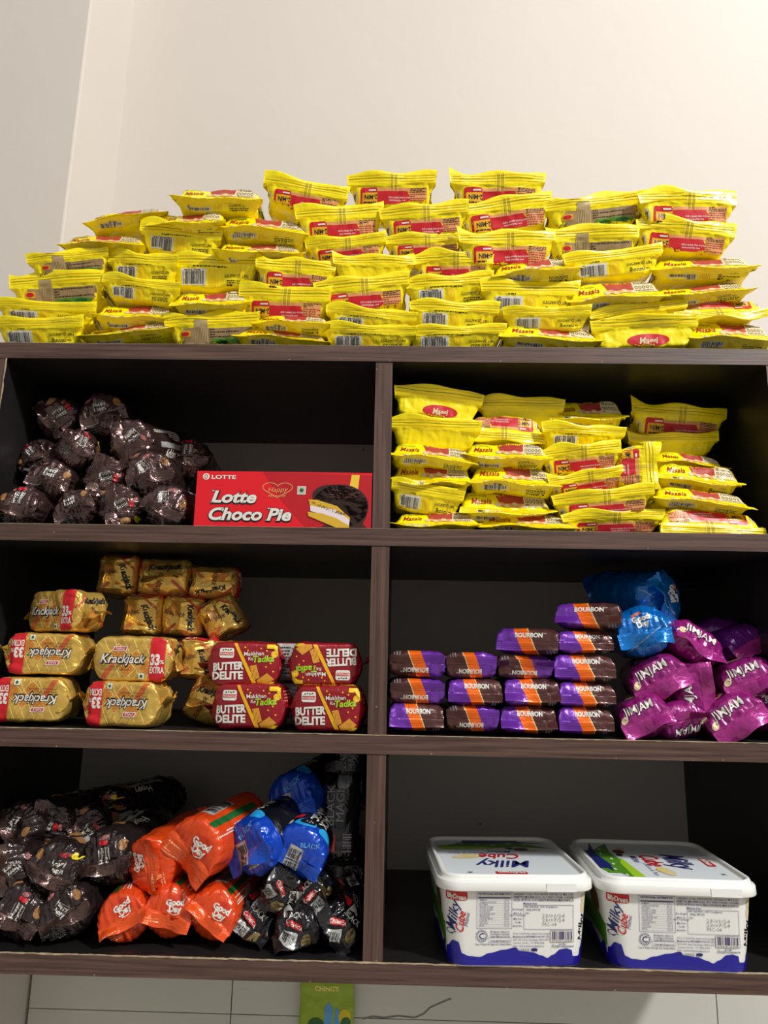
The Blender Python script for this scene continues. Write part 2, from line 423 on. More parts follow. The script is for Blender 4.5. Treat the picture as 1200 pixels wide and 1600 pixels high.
# ------------------------------------------------------------------ wrapped biscuit packs (rolls and bricks), long axis = local Y, front end at y=0
def wrap_mesh(W, H, L, n, mb_, ms_, decor=None, seed=1, fin=.014, bend=70, capd=.014, crum=1.0, name='biscuit_pack', NU=128, backseal=True, pinch=0.0):
    r = random.Random(seed); prof = []  # (y, zscale, xscale, fin distance)
    NF = 9
    for i in range(NF): prof.append((0, .02, 1.0, fin*(1-i/NF), 1))
    caps = [(0, .03, 1.0), (.12, .30, .99), (.28, .56, .98), (.48, .77, .975), (.72, .91, .98), (1, .985, .99)]
    for t, zc, xs in caps: prof.append((capd*t, zc, xs, 0, 0))
    NB = max(8, int(L/.009))
    for i in range(1, NB): prof.append((capd+(L-2*capd)*i/NB, 1, 1, 0, 0))
    for t, zc, xs in reversed(caps): prof.append((L-capd*t, zc, xs, 0, 0))
    for i in range(1, NF+1): prof.append((L, .02, 1.0, -fin*i/NF, 2))
    P = []; fl = []; ph = r.uniform(0, 6)
    for y, zc, xs, fd, rg in prof:
        row = []
        for j in range(NU):
            th = 2*PI*j/NU; c, s = math.cos(th), math.sin(th)
            e = 2.0/n
            x = math.copysign(abs(c)**e, c)*W/2*xs; z = math.copysign(abs(s)**e, s)*H/2*zc
            if pinch and rg == 0 and zc < .95: x *= 1-pinch*(1-zc)
            yy = y
            if rg == 0 and zc < .99: z = math.copysign(abs(s)**(e*(zc)+.001) if n > 3 else abs(s)**e, s)*H/2*zc
            if rg:
                sg = 1 if rg == 1 else -1
                if pinch: x *= 1-pinch
                b = math.radians(bend + 16*math.sin(x/W*7+ph)*crum)
                d = abs(fd); yy = y - sg*d*math.cos(b); z = z*.5 - d*math.sin(b) + (.0006*math.sin(d/fin*5*2*PI)*1.5 if math.cos(b) > .5 else 0)
                if math.cos(b) <= .5: yy -= sg*.0010*math.sin(d/fin*5*2*PI)
                if z <= 0 and d > 0: yy -= sg*.0005*(1 if s < 0 else -1)
            row.append(Vector((x, yy, z)))
        P.append(row); fl.append(rg)
    sgn = []
    def fn(i, j, p):
        if fl[i]: return .0005*nz(p, 90, seed)
        d = .0012*crum*nz(p, 28, seed)+.0009*crum*ridge(p, 55, seed+1)
        near = min(p.y, L-p.y)
        k = max(0, 1-near/.030)
        th = math.atan2(p.z/H, p.x/W)
        d += crum*k*(.0024*(1-2*abs(noise.noise(Vector((math.cos(th)*3.2+seed, math.sin(th)*3.2, near*18+seed)))))-.0012)
        d += crum*k*.00045*math.sin(th*26+6*nz(p, 20, seed+9))*(1 if near > .001 else 0)
        d += crum*k*.0010*ridge(p, 85, seed+4)+crum*(.25+k)*.0011*crease(p, 48, seed+6)+max(0, crum-1.2)*.0022*crease(p, 26, seed+8)
        return d
    P = grid_disp(P, True, lambda i, j, p: fn(i, j, p))
    V = [p for row in P for p in row]; body = []; s1 = []; s2 = []
    R = len(P)
    for i in range(R-1):
        tgt = s1 if fl[i] == 1 else (s2 if fl[i+1] == 2 else body)
        for j in range(NU):
            j2 = (j+1) % NU; tgt.append((i*NU+j, i*NU+j2, (i+1)*NU+j2, (i+1)*NU+j))
    # flip so normals look outwards
    f = body[len(body)//2]; a, b, c = V[f[0]], V[f[1]], V[f[2]]
    if (b-a).cross(c-a).dot(Vector((a.x, 0, a.z))) < 0:
        body = [q[::-1] for q in body]; s1 = [q[::-1] for q in s1]; s2 = [q[::-1] for q in s2]
    m1 = MB(); m2 = MB(); m3 = MB(); m1.add(V, body, mb_); m2.add(V, s1, ms_); m3.add(V, s2, ms_)
    if decor:
        pr = Printer(V, body+s1+s2, len(body)); pr.mx = .0028; decor(pr, W, H, L, seed)
        pr.flush(m1, m2)
    return m1.mesh(name), m2.mesh('crimped_seal'), m3.mesh('crimped_seal')
def FRONT(pr): return pr.frame((0, 0, 0), (1, 0, 0), (0, 0, 1), back=.06, jump=.014)
def place(name, meshes, loc, yaw=0, pitch=0, spin=0, scale=(1, 1, 1), label='', cat='', group=None, both=True, seal_label=None):
    o = bpy.data.objects.new(name, None); COL.objects.link(o); o.location = loc; o.scale = scale; o.empty_display_size = .02
    wr = bpy.data.objects.new('wrapper', meshes[0]); COL.objects.link(wr); wr.parent = o
    M = Matrix.Rotation(math.radians(yaw), 3, 'Z') @ Matrix.Rotation(math.radians(pitch), 3, 'X') @ Matrix.Rotation(math.radians(spin), 3, 'Y')
    o.rotation_euler = M.to_euler('XYZ')
    for m in meshes[1:3 if both else 2]:
        s = bpy.data.objects.new('crimped_seal', m); COL.objects.link(s); s.parent = o
        if seal_label: s['label'] = seal_label
    return tag(o, label, cat, group)

# ================================================================== THE ROOM
D = .4438; ZB = (0.0, -.2944, -.5916, -.8826); T = .026; XL, XR = -.5905, .6095; DW = .0265
paint = mat('painted_wall', rgb(210, 202, 194), .75, bump=(14, .25, .004, 'n'), var=(1.2, .025))
tilem = mat('marble_tile', rgb(205, 204, 196), .3, var=(2.5, .06)); grout = mat('tile_grout', rgb(120, 112, 88), .8)
m = MB(); m.box((-2.6, D, -1.02), (3.2, D+.12, 2.6), paint); m.box((-2.6, D+.012, -2.4), (3.2, D+.12, -1.02), grout)
wb = tag(m.obj('wall_back', smooth=False), kind='structure')
m = MB()
for x0, x1 in ((-.644, -.2628), (-.2608, .6410), (.6430, 1.6), (1.602, 3.2)):
    m.box((x0, D, -1.1395), (x1, D+.012, -1.0205), tilem); m.box((x0, D, -2.4), (x1, D+.012, -1.1410), tilem)
veinm = ink('grey_marble_vein', rgb(120, 116, 108))
vp = Printer([(-1, D, -2), (1, D, -2), (1, D, -1), (-1, D, -1)], [(0, 1, 2, 3)])
vp.frame((0, D-.1, 0), (1, 0, 0), (0, 0, 1), back=.1)
vp.mx = .2
vn = [at(x, y, D) for x, y in ((566, 1592), (582, 1588), (600, 1590), (622, 1587), (648, 1590), (662, 1584), (672, 1574), (690, 1566), (705, 1560))]
for a, b in zip(vn, vn[1:]): vp.put(line(a.x, a.z, b.x, b.z, .003), veinm, 0)
vp.flush(m)
tag(m.obj('trim_1', smooth=False), kind='structure')
m = MB(); m.box((-2.6, .237, -2.4), (-.650, D+.1, 2.6), paint)
bevel(tag(m.obj('wall_left', smooth=False), kind='structure'), .004)
nailm = mat('nail_dark_metal', rgb(40, 36, 34), .4, .6)
for x, y in ((750, 1287), (568, 703)):
    p = at(x, y, D-.002); m = MB(); n = 12
    m.add([(p.x+.0016*math.cos(2*PI*i/n), D-.004, p.z+.0016*math.sin(2*PI*i/n)) for i in range(n)]+[(p.x+.001*math.cos(2*PI*i/n), D+.002, p.z+.001*math.sin(2*PI*i/n)) for i in range(n)],
          [tuple(range(n))[::-1]]+[(i, (i+1) % n, n+(i+1) % n, n+i) for i in range(n)], nailm)
    tag(m.obj('wall_nail', smooth=False), 'small dark nail in the grey wall %s' % ('behind the milk sweet tubs' if y > 1000 else 'above the red biscuit box'), 'nail')

m = MB(); m.box((-2.6, -4.2, -2.45), (3.2, D+.1, -2.4), mat('beige_floor_tile', rgb(205, 198, 186), .35, var=(1.5, .06)))
tag(m.obj('floor', smooth=False), kind='structure')
# ------------------------------------------------------------------ shelving unit
wx, wz = wood_mat('brown_laminate_edge', 'x'), wood_mat('brown_laminate_edge_upright', 'z')
blk = mat('black_laminate', rgb(30, 28, 28), .38, bump=(220, .12, .0006, 'n'), var=(5, .25))
chip = mat('chipped_particle_board', rgb(176, 158, 128), .85, var=(90, .3))
unit = bpy.data.objects.new('shelving_unit', None); COL.objects.link(unit); unit.location = (0, D/2, ZB[3]-T)
tag(unit, 'dark brown laminate wall shelving unit with six open compartments', 'shelf')
inv = -Vector(unit.location)
def board(name, x0, x1, z0, z1, along, seed=0, chips=0, y0=0.0):
    m = MB(); fm = wx if along == 'x' else wz
    m.add([(x0,y0,z0),(x1,y0,z0),(x1,y0,z1),(x0,y0,z1)], [(0,1,2,3)], fm)
    m.add([(x0,y0,z0),(x1,y0,z0),(x1,y0,z1),(x0,y0,z1),(x0,D,z0),(x1,D,z0),(x1,D,z1),(x0,D,z1)], [(3,2,6,7),(0,4,5,1),(1,5,6,2),(0,3,7,4),(4,7,6,5)], blk)
    r = random.Random(seed)
    if chips and along == 'x':      # worn strip where the edge band meets the top
        x = x0; v = []; f = []
        while x < x1:
            wdt = r.uniform(.0004, .0022)*chips; h = r.uniform(.0002, .0011)*chips; v += [(x, y0-.0003, z1-h), (x, y0-.0003, z1+.0003), (x, y0+wdt, z1+.0003)]; x += r.uniform(.004, .012)
        for i in range(len(v)//3-1): a = 3*i; f += [(a, a+3, a+4, a+1), (a+1, a+4, a+5, a+2)]
        m.add(v, f, chip)
    for k in range(9 if along == 'x' else 3):          # small nicks in the edge
        cx = r.uniform(x0, x1); cz = r.choice((z0+.0015, z0+.002, r.uniform(z0, z1))); s = r.uniform(.0004, .0012)
        m.add([(cx+s*r.uniform(.5, 1.8)*math.cos(q), y0-.0002, cz+s*.55*math.sin(q)) for q in (0, 1, 2, 3, 4, 5)], [(0,1,2,3,4,5)][::1], chip)
    return m.obj(name, unit, smooth=False, loc=inv)
X0, X1 = XL-T, XR+T
board('top_board', X0, X1, -T, 0, 'x', 1, .25)
board('shelf_board', XL, XR, ZB[1]-T, ZB[1], 'x', 2, .2, .0005)
board('shelf_board', XL, XR, ZB[2]-T, ZB[2], 'x', 3, .9, .0005)
board('bottom_board', X0, X1, ZB[3]-T, ZB[3], 'x', 4, 1.3)
for k in range(3): board('divider_panel', 0, DW, ZB[k+1], ZB[k]-T, 'z', 10+k, y0=.002)
board('side_panel', X0, XL, ZB[3], -T, 'z', 20, y0=.001); board('side_panel', XR, X1, ZB[3], -T, 'z', 21, y0=.001)
m = MB(); r = random.Random(5)     # glue line along the left panel's inner edge
v = []; z = -T
while z > -.32: v += [(XL-.0006, .0004, z), (XL+r.uniform(.0004, .0022), .0004, z)]; z -= r.uniform(.004, .014)
m.add(v, [(2*i, 2*i+1, 2*i+3, 2*i+2) for i in range(len(v)//2-1)], chip); m.obj('worn_edge_strip', unit, smooth=False, loc=inv)

# ================================================================== NOODLES ON TOP
TOP = [
 [(-15,497,130,534,'B',0),(121,496,272,535,'A',5),(257,487,404,537,'D',3),(366,506,516,541,'A',-2),(502,506,650,543,'B',-2),(636,508,790,543,'B',1),(781,500,943,545,'A',-3),(927,489,1088,545,'E',1),(1075,495,1212,546,'A',-3)],
 [(-10,470,147,502,'B',-1),(145,469,273,508,'A',0),(392,488,516,512,'A',-2),(508,477,650,519,'B',-5),(641,470,780,511,'B',-1),(788,484,922,506,'B',0),(924,470,1075,512,'P',8),(1053,461,1200,499,'C',3,0,'r')],
 [(11,423,160,475,'D',3),(156,430,280,470,'B',-6),(268,446,390,490,'A',2),(369,444,516,499,'C',-4),(492,427,640,485,'C',5),(635,425,772,476,'B',5),(752,438,908,488,'B',2),(888,430,1040,484,'A',3),(1022,432,1180,474,'A',5)],
 [(43,386,168,430,'D',8),(163,392,278,440,'B',-5),(262,394,402,446,'B',-2),(398,402,523,453,'C',-3),(521,397,648,440,'P',2),(648,393,770,436,'C',0),(768,391,908,443,'A',6),(882,380,1040,436,'B',10),(1022,393,1181,433,'A',-2)],
 [(90,358,227,394,'A',-1),(216,346,345,396,'B',-5),(333,371,475,407,'A',0),(477,365,603,408,'C',5),(603,362,726,401,'C',3),(718,356,870,413,'C',3),(857,351,997,403,'D',0),(997,338,1147,394,'C',-6)],
 [(132,310,260,359,'A',12),(231,322,353,363,'A',-1),(338,327,482,377,'A',-5),(463,314,600,375,'C',6),(594,311,731,372,'C',2),(713,298,865,364,'C',8),(852,297,1010,355,'D',8),(999,292,1155,350,'C',3)],
 [(267,281,410,328,'A',-3),(409,274,542,330,'C',-9),(542,264,680,320,'C',-2),(704,268,851,317,'C',-1)],
]
LN = ['bottom layer', 'second layer', 'third layer', 'fourth layer', 'fifth layer', 'sixth layer', 'top layer']
put_noodles(TOP, 'noodle packets piled on top of the shelf', 'above shelf', LN, .014)
RIGHT = [
 [(612,799,750,829,'A',-1),(746,802,903,832,'A',-1),(880,798,1040,833,'C',3),(1031,797,1199,835,'C',0,0,'r')],
 [(610,752,724,804,'B',-8),(719,766,868,815,'A',-1),(867,759,1023,811,'C',6),(1023,757,1177,801,'A',-6)],
 [(609,717,739,771,'A',-3),(733,723,875,771,'A',-3),(858,727,984,777,'C',11),(1029,715,1159,772,'A',-9,.02)],
 [(609,688,745,731,'A',-5),(724,685,860,731,'A',-4),(848,690,972,741,'C',7),(969,688,1029,764,'C',0,.0,'v'),(1023,702,1140,737,'A',-5,.05)],
 [(609,652,750,698,'P',-2,.02),(732,645,852,692,'C',-4,.03,'r'),(848,665,978,698,'B',0,.03),(985,678,1122,710,'P',0,.09)],
 [(616,601,754,656,'E',-5,.02),(748,621,880,665,'P',-1,.05),(860,621,979,668,'A',-1,.05),(988,630,1137,684,'C',-3,.09)],
]
put_noodles(RIGHT, 'noodle packets in the upper right compartment', 'below', ['bottom layer', 'second layer', 'third layer', 'fourth layer', 'fifth layer', 'top layer'], .012)

# ================================================================== CREAM BISCUIT ROLLS, brown, upper left
brown_f = film('dark_brown_foil', rgb(92, 68, 66), .22, .7, 1.0, 50, .5); brown_s = film('dark_brown_seal', rgb(96, 72, 68), .24, .7, .6, 60, .5)
blackf = film('black_film', rgb(28, 26, 30), .2, .4, 1.0, 44, .6); blacks = film('black_seal_film', rgb(34, 32, 36), .28, .2, .5, 60, .4)
def dec_brown(pr, W, H, L, seed):
    FRONT(pr); r = random.Random(seed); k = W/.068
    rt = r.choice((90, 75, -60, 0, 15)); cx, cz = r.uniform(-.008, .008), r.uniform(.004, .014)
    kk = k; k = k*.78
    pr.put(xf(rrect(-.012, -.010, .012, .010, .003), cx, cz, k, rt), ink('dark_brown_print', rgb(52, 34, 32)), 1)
    for s_, y_ in (('Happy', .005), ('Happy', -.004)): pr.put(xf(text(s_, 0, y_, .0062, 0, .03), cx, cz, k, rt), i_wh, 2, .003)
    for a_ in (line(-.012,-.010,.012,-.010,.0006), line(-.012,.010,.012,.010,.0006), line(-.012,-.010,-.012,.010,.0006), line(.012,-.010,.012,.010,.0006)): pr.put(xf(a_, cx, cz, k*.9, rt), i_silver, 2)
    k = kk
    pr.put(ell(r.uniform(-.02, .02), .025*k, .006, .0025, 10, r.uniform(-30, 30)), ink('dusty_pink_print', rgb(160, 96, 92)), 1)
    pr.put(ell(r.choice((-.024, .024)), .012*k, .005, .007, 9, 20), ink('caramel_print', rgb(160, 112, 66)), 1)
    if seed % 2: pr.put(rrect(cx-.006, cz+.012, cx+.005, cz+.017, .001), i_red, 2)
    if seed % 3 == 0: pr.put(ell(.022, .026, .006, .004, 9), ink('yellow_burst_print', rgb(235, 215, 30)), 2)
    pr.put(lines_of_type(-.030, -.026, -.008, -.012, 5, seed), i_grey, 1)
    # print along the roll, upper side
    pr.frame((0, 0, 0), (0, -1, 0), (1, 0, 0), back=.06, jump=.006)
    pr.put(rect(-.13, .004, -.04, .012), i_silver, 1); pr.put(lines_of_type(-.10, -.016, -.035, -.001, 5, seed+1), i_wh, 1)
    pr.put(text('Happy', -.075, .022, .010, 0, .03), i_wh, 2)
RB = [wrap_mesh(.068, .068, .17, 2, brown_f, brown_s, dec_brown, 31+k*7, fin=.016, bend=(72, 60, 80, 68)[k], capd=.016, crum=1.9, name='biscuit_roll') for k in range(4)]
BR = [  # px, py, r px, Y, yaw, pitch, spin, label
 (82,652,35,.075,-8,8,50,'dark brown foil biscuit roll topmost at the left of the heap'),
 (160,646,36,.070,10,10,-20,'brown foil biscuit roll with yellow burst, topmost in heap middle'),
 (128,695,32,.050,35,-6,30,'brown foil biscuit roll between the two topmost rolls of the heap'),
 (196,692,38,.045,-14,10,75,'brown foil biscuit roll slanting below the heap\'s right peak'),
 (51,710,31,.060,-5,0,-50,'brown foil biscuit roll beside left side panel, third tier up'),
 (76,748,34,.035,4,0,10,'brown foil biscuit roll second tier up, nearest the left panel'),
 (158,744,35,.035,0,0,100,'brown foil biscuit roll second tier up, in the middle of the heap'),
 (233,738,37,.03,8,6,-15,'brown foil biscuit roll second tier up, rightmost of heap'),
 (24,789,37,.012,-6,0,5,'brown foil biscuit roll on the shelf board, leftmost of bottom row'),
 (113,791,33,.012,0,0,-30,'brown foil biscuit roll on the shelf board, second of bottom row'),
 (182,789,35,.012,3,0,85,'brown foil biscuit roll on the shelf board, third of bottom row'),
 (256,789,37,.012,-4,0,20,'brown foil biscuit roll on the shelf board beside red box'),
 (292,712,34,.13,5,0,0,'brown foil biscuit roll standing apart behind the red box corner'),
]
for i, (x, y, rr, Y, ya, pi_, sp_, lb) in enumerate(BR):
    k = rr*mpp(x, y, Y)/.034
    place('biscuit_roll', RB[i % 4], at(x, y, Y), ya, pi_, sp_, (k, 1, k), lb, 'biscuit packet', 'brown foil biscuit rolls in the upper left compartment')

# ================================================================== RED CAKE BOX
redc = mat('red_carton', rgb(226, 16, 34), .32, coat=.25)
bw, bh, bd = .2685, .0860, .070
m = MB(); m.box((-bw/2, 0, 0), (bw/2, bd, bh), redc)
pr = Printer([(-bw/2,0,0),(bw/2,0,0),(bw/2,0,bh),(-bw/2,0,bh)], [(0,1,2,3)]); pr.frame((-bw/2, -.05, 0), (1,0,0), (0,0,1), back=.05); pr.mx = .3
sx = bw/980.; 
def bx(X): return (X-80)*bw/982
def bz(Y_): return (925-Y_)*bh/300.
choc = ink('chocolate_print', rgb(52, 30, 26)); chocl = ink('light_chocolate_print', rgb(110, 68, 58)); cakey = ink('cake_print', rgb(214, 172, 50)); marsh = ink('marshmallow_print', rgb(232, 218, 220))
pr.put(poly([(bx(450),bz(625)),(bx(1062),bz(640)),(bx(1062),bz(925)),(bx(700),bz(925)),(bx(560),bz(780))]), ink('deep_red_print', rgb(186, 18, 30)), 0)
for st, x_, y_, h_ in (('Lotte', 290, 765, .0175), ('Choco Pie', 382, 858, .0180)):
    wdt = {'Lotte': bx(412)-bx(160), 'Choco Pie': bx(612)-bx(152)}[st]
    pr.put(text(st, bx(x_), bz(y_+3), h_*1.02, 0, .085, .25, wdt*1.02, 4), i_bk, 1); pr.put(text(st, bx(x_), bz(y_), h_, 0, .035, .25, wdt, 4), i_wh, 3)
pr.put(text('LOTTE', bx(230), bz(658), .0058, 0, .03, 0, bx(298)-bx(162), 4), i_wh, 2); pr.put(ell(bx(132), bz(656), .0052, .0052), i_wh, 1); pr.put(ring(bx(132), bz(656), .0016, .0026, .0008), i_red, 3)
def serifs(word, xc, yc, h, width, bold, grow):
    def ext(t):
        xs = [p[0] for q in text2d(t, bold, .25, 4) for p in q]; return max(xs)-min(xs)
    tot = ext(word); k = width/tot; out = []
    st = {'L': (((.24, .5), (.16, -.5)),), 'h': (((.22, .5), (.14, -.5), (.80, -.5)),), 'P': (((.26, .5), (.14, -.5)),), 'i': (((.45, .20), (.35, -.5)),), 't': (((.55, -.5),),), 'C': (((.95, .40),),)}
    for i, ch in enumerate(word):
        if ch not in st: continue
        e = ext(ch); L = ext(word[:i+1])-e
        for fx, fy in st[ch][0]:
            cx = xc-width/2+(L+e*fx)*k; cy = yc+fy*h; a = .0020+grow; b = .0007+grow
            if ch == 'C': out += line(cx, cy-.0030-grow, cx+.0008, cy+.0020+grow, .0014+grow*2)
            else: out += rect(cx-a, cy-b, cx+a, cy+b)
    return out
for st, x_, y_, h_ in (('Lotte', 290, 765, .0175), ('Choco Pie', 382, 858, .0180)):
    wdt = {'Lotte': bx(412)-bx(160), 'Choco Pie': bx(612)-bx(152)}[st]
    pr.put(serifs(st, bx(x_), bz(y_), h_, wdt, .035, .0008), i_bk, 1); pr.put(serifs(st, bx(x_), bz(y_), h_, wdt, .035, 0), i_wh, 3)
hp = []
for i in range(41):
    t = 2*PI*i/40; hp.append((bx(536)+.00142*16*math.sin(t)**3, bz(722)+.00085*(13*math.cos(t)-5*math.cos(2*t)-2*math.cos(3*t)-math.cos(4*t))))
for a, b in zip(hp, hp[1:]):
    if (a[1]+b[1])/2 > bz(768) : pr.put(line(*a, *b, .0011), i_peach, 2)
pr.put(text('Happy', bx(534), bz(723), .0072, 3, .0, .3, bx(592)-bx(478), 4), i_peach, 3); pr.put(text('Moments', bx(532), bz(757), .0042, 3, .0, .3, bx(580)-bx(482), 3), i_peach, 3)
pr.put(rect(bx(647), bz(748), bx(694), bz(703)), i_wh, 1); pr.put(rect(bx(651), bz(744), bx(690), bz(707)), ink('pale_green_print', rgb(180, 190, 170)), 2); pr.put(ell(bx(671), bz(725), .003), i_dgrn, 3)
pr.put(poly([(bx(948),bz(637)),(bx(993),bz(637)),(bx(985),bz(720)),(bx(938),bz(700))]), i_gold, 1)
pr.put(poly([(bx(785),bz(925)),(bx(1040),bz(925)),(bx(1000),bz(885)),(bx(850),bz(880))]), ink('brown_saucer_print', rgb(80, 28, 22)), 1)
pr.put(ell(bx(885), bz(775), .0425, .0225, 40, -12), choc, 2)
pr.put([t for t in ell(bx(890), bz(808), .0425, .0335, 48) if min(p_[1] for p_ in t) > 0], choc, 2); pr.put(poly([(bx(760),bz(800)),(bx(1041),bz(800)),(bx(1036),bz(860)),(bx(1005),bz(925)),(bx(900),bz(925)),(bx(720),bz(850))]), choc, 2)
pr.put(poly([(bx(712),bz(775)),(bx(760),bz(777)),(bx(870),bz(808)),(bx(945),bz(870)),(bx(943),bz(895)),(bx(860),bz(850)),(bx(720),bz(806))]), cakey, 4)
pr.put(poly([(bx(722),bz(808)),(bx(860),bz(828)),(bx(943),bz(882)),(bx(940),bz(918)),(bx(850),bz(868)),(bx(725),bz(838))]), marsh, 5)
pr.put(poly([(bx(710),bz(842)),(bx(790),bz(850)),(bx(870),bz(875)),(bx(943),bz(915)),(bx(940),bz(925)),(bx(870),bz(925)),(bx(715),bz(865))]), cakey, 6)
r = random.Random(8)
for k in range(30):
    a = r.uniform(0, 6.28); q = r.uniform(.1, .85); x_ = bx(905)+.036*q*math.cos(a); z_ = bz(745)+.013*q*math.sin(a); pr.put(line(x_, z_, x_+r.uniform(.004, .009), z_-r.uniform(0, .003), .0006), chocl, 7)
for k in range(70):
    x_ = r.uniform(bx(720), bx(930)); z_ = bz(788)-(x_-bx(720))*.36+r.uniform(-.0035, .0035)*.6; pr.put(ell(x_, z_, .0006), i_brn, 8)
pr.flush(m)
p = at(442, 823, .002)
bx_o = m.obj('cake_box', smooth=False); bx_o.location = (( -.2705-.0015)/2, .0015, ZB[1]+.0004)
tag(bx_o, 'red printed cake box with a chocolate pie picture beside divider', 'box')

# ================================================================== GOLD CRACKER PACKS
gold = film('gold_foil', rgb(238, 196, 96), .25, .6, .75, 34, .3); golds = film('gold_seal_foil', rgb(228, 182, 80), .28, .6, .4, 60, .3)
i_gdk = ink('dark_gold_print', rgb(190, 138, 50)); i_glt = ink('pale_gold_print', rgb(240, 208, 120)); i_gbr = ink('cracker_brown_print', rgb(196, 124, 44)); i_rust = ink('rust_print', rgb(196, 90, 50))  # first ink: darker gold lines of the printed lattice
def dec_gold(pr, W, H, L, seed):
    for o, rt in (((-W/2, L/2, 0), (0, -1, 0)), ((W/2, L/2, 0), (0, 1, 0))):
        pr.frame(o, rt, (0, 0, 1), back=.03, jump=.006)
        k = L/.118; x0 = -L/2+.014
        for q in range(7):     # lattice
            pr.put(line(x0+.004+q*.014, -.026, x0+.030+q*.014, .026, .0012), i_gdk, 0); pr.put(line(x0+.030+q*.014, -.026, x0+.004+q*.014, .026, .0012), i_glt, 0)
        for cx, cz in ((.006, .000), (.022, -.012), (-.020, .008), (-.006, -.014)):
            pr.put(poly([(cx-.013,cz),(cx,cz-.013),(cx+.013,cz),(cx,cz+.013)]), i_glt, 1); pr.put(poly([(cx-.0115,cz),(cx,cz-.0115),(cx+.0115,cz),(cx,cz+.0115)]), i_gbr, 2)
            for a in range(3):
                for b in range(3): pr.put(ell(cx+(a-b)*.0042, cz+(a+b-2)*.0042, .0007, .0007, 7), i_glt, 3)
        pr.put(poly([(x0+.002,-.028),(x0+.010,-.028),(x0+.026,-.002),(x0+.022,.004)]), i_rust, 1)
        pr.put(text('Krackjack', -.013, -.0005, .0125, 0, .075, .3, .066), i_bk, 4, .003)
        pr.put(text('Krackjack', -.0135, 0, .0120, 0, .015, .3, .063), i_wh, 6, .003)
        pr.put(poly([(-.028,.010),(-.008,.010),(-.006,.017),(-.026,.017)]), i_wh, 4); pr.put(poly([(-.0265,.0113),(-.0092,.0113),(-.0078,.0158),(-.0245,.0158)]), i_red, 5)
        pr.put(text('PARLE', -.017, .0135, .0032, 0, .02), i_wh, 6)
        pr.put(text('THE ORIGINAL', -.028, -.011, .0030, 0, .0), i_brn, 4); pr.put(text('SWEET & SALTY CRACKER', -.022, -.015, .0024, 0, .0), i_brn, 4)
        pr.put(rect(.026, -.031, .047, .031), i_red, 4); pr.put(text('33', .0340, -.001, .0140, 0, .05, 0, .0135), i_wh, 6); pr.put(text('%', .0435, -.004, .0055, 0, .02), i_wh, 6)
        pr.put(text('EXTRA', .0365, -.0150, .0085, 0, .03, 0, .0190), i_wh, 6)
        pr.put(rect(.012, -.0275, .0200, -.0200), i_wh, 5); pr.put(ell(.016, -.0238, .002), i_dgrn, 6)
    FRONT(pr)
    r = random.Random(seed)
    pr.put(text('Krackjack', .002, .016, .0085, r.uniform(-25, 25), .05, .3, .040), i_bk, 2, .003); pr.put(text('Krackjack', .002, .0163, .0080, 0, .0, .3, .038) if 0 else [], i_wh, 3)
    pr.put(line(-.028, .004, -.010, .026, .0035), i_rust, 1); pr.put(line(.028, -.026, .012, -.006, .004), i_rust, 1); pr.put(poly([(-.02,-.012),(-.009,-.022),(.002,-.012),(-.009,-.002)]), i_gbr, 1)
    pr.put(text('Krackjack', -.004, -.010, .0070, r.choice((80, 100, 10)), .02, .3, .034), i_brn, 3, .003)
GL = [wrap_mesh(.058, .062, .118, 9, gold, golds, dec_gold, 101+k*9, fin=.017, bend=(20, 50, 75)[k], capd=.018, crum=1.5, name='cracker_packet', pinch=.28) for k in range(3)]
GRP = 'gold cracker packets in the middle left compartment'
# long side to the front:  face centre px, face width px, height px, Y, upside down?, yaw extra
def brick_side(meshes, name, x, y, hpx, Y, flip, yaw, sc, label, cat, grp, W, H, L, spinx=0, tiltv=0):
    m_ = mpp(x, y, Y); kz = hpx*m_/H
    M = Matrix.Rotation(math.radians(tiltv), 3, 'Y') @ Matrix.Rotation(math.radians(90+yaw), 3, 'Z')
    if flip: M = M @ Matrix.Rotation(math.radians(180), 3, 'X')
    o = bpy.data.objects.new(name, None); COL.objects.link(o); o.rotation_euler = M.to_euler('XYZ'); o.scale = (1, sc, kz); o.empty_display_size = .02
    wr = bpy.data.objects.new('wrapper', meshes[0]); COL.objects.link(wr); wr.parent = o
    # face centre: local (-W/2, L/2, 0), or (W/2, ..) seen from the front after the flip
    lx = -W/2
    o.location = at(x, y, Y) - M @ Vector((lx, L/2*sc, 0))
    for q in meshes[1:3]:
        s = bpy.data.objects.new('crimped_seal', q); COL.objects.link(s); s.parent = o
    return tag(o, label, cat, grp)
GS = [
 (80,954,64,.035,0,-26,1.0,'gold cracker packet, red band upright, alone on top of the long packs'),
 (66,1021,64,.022,1,0,1.02,'gold cracker packet lying upside down, left pack of the middle tier'),
 (206,1029,69,.016,0,0,1.05,'gold cracker packet with upright lettering, right pack of middle tier'),
 (42,1093,68,.018,1,0,1.02,'gold cracker packet lying upside down, leftmost on the shelf board'),
 (186,1100,70,.012,1,-8,1.02,'gold cracker packet upside down with green dot mark, right on shelf board'),
]
for i, (x, y, h, Y, fl_, ya, sc, lb) in enumerate(GS):
    brick_side(GL[i % 3], 'cracker_packet', x, y, h, Y, fl_, ya, sc, lb, 'biscuit packet', GRP, .058, .062, .118)
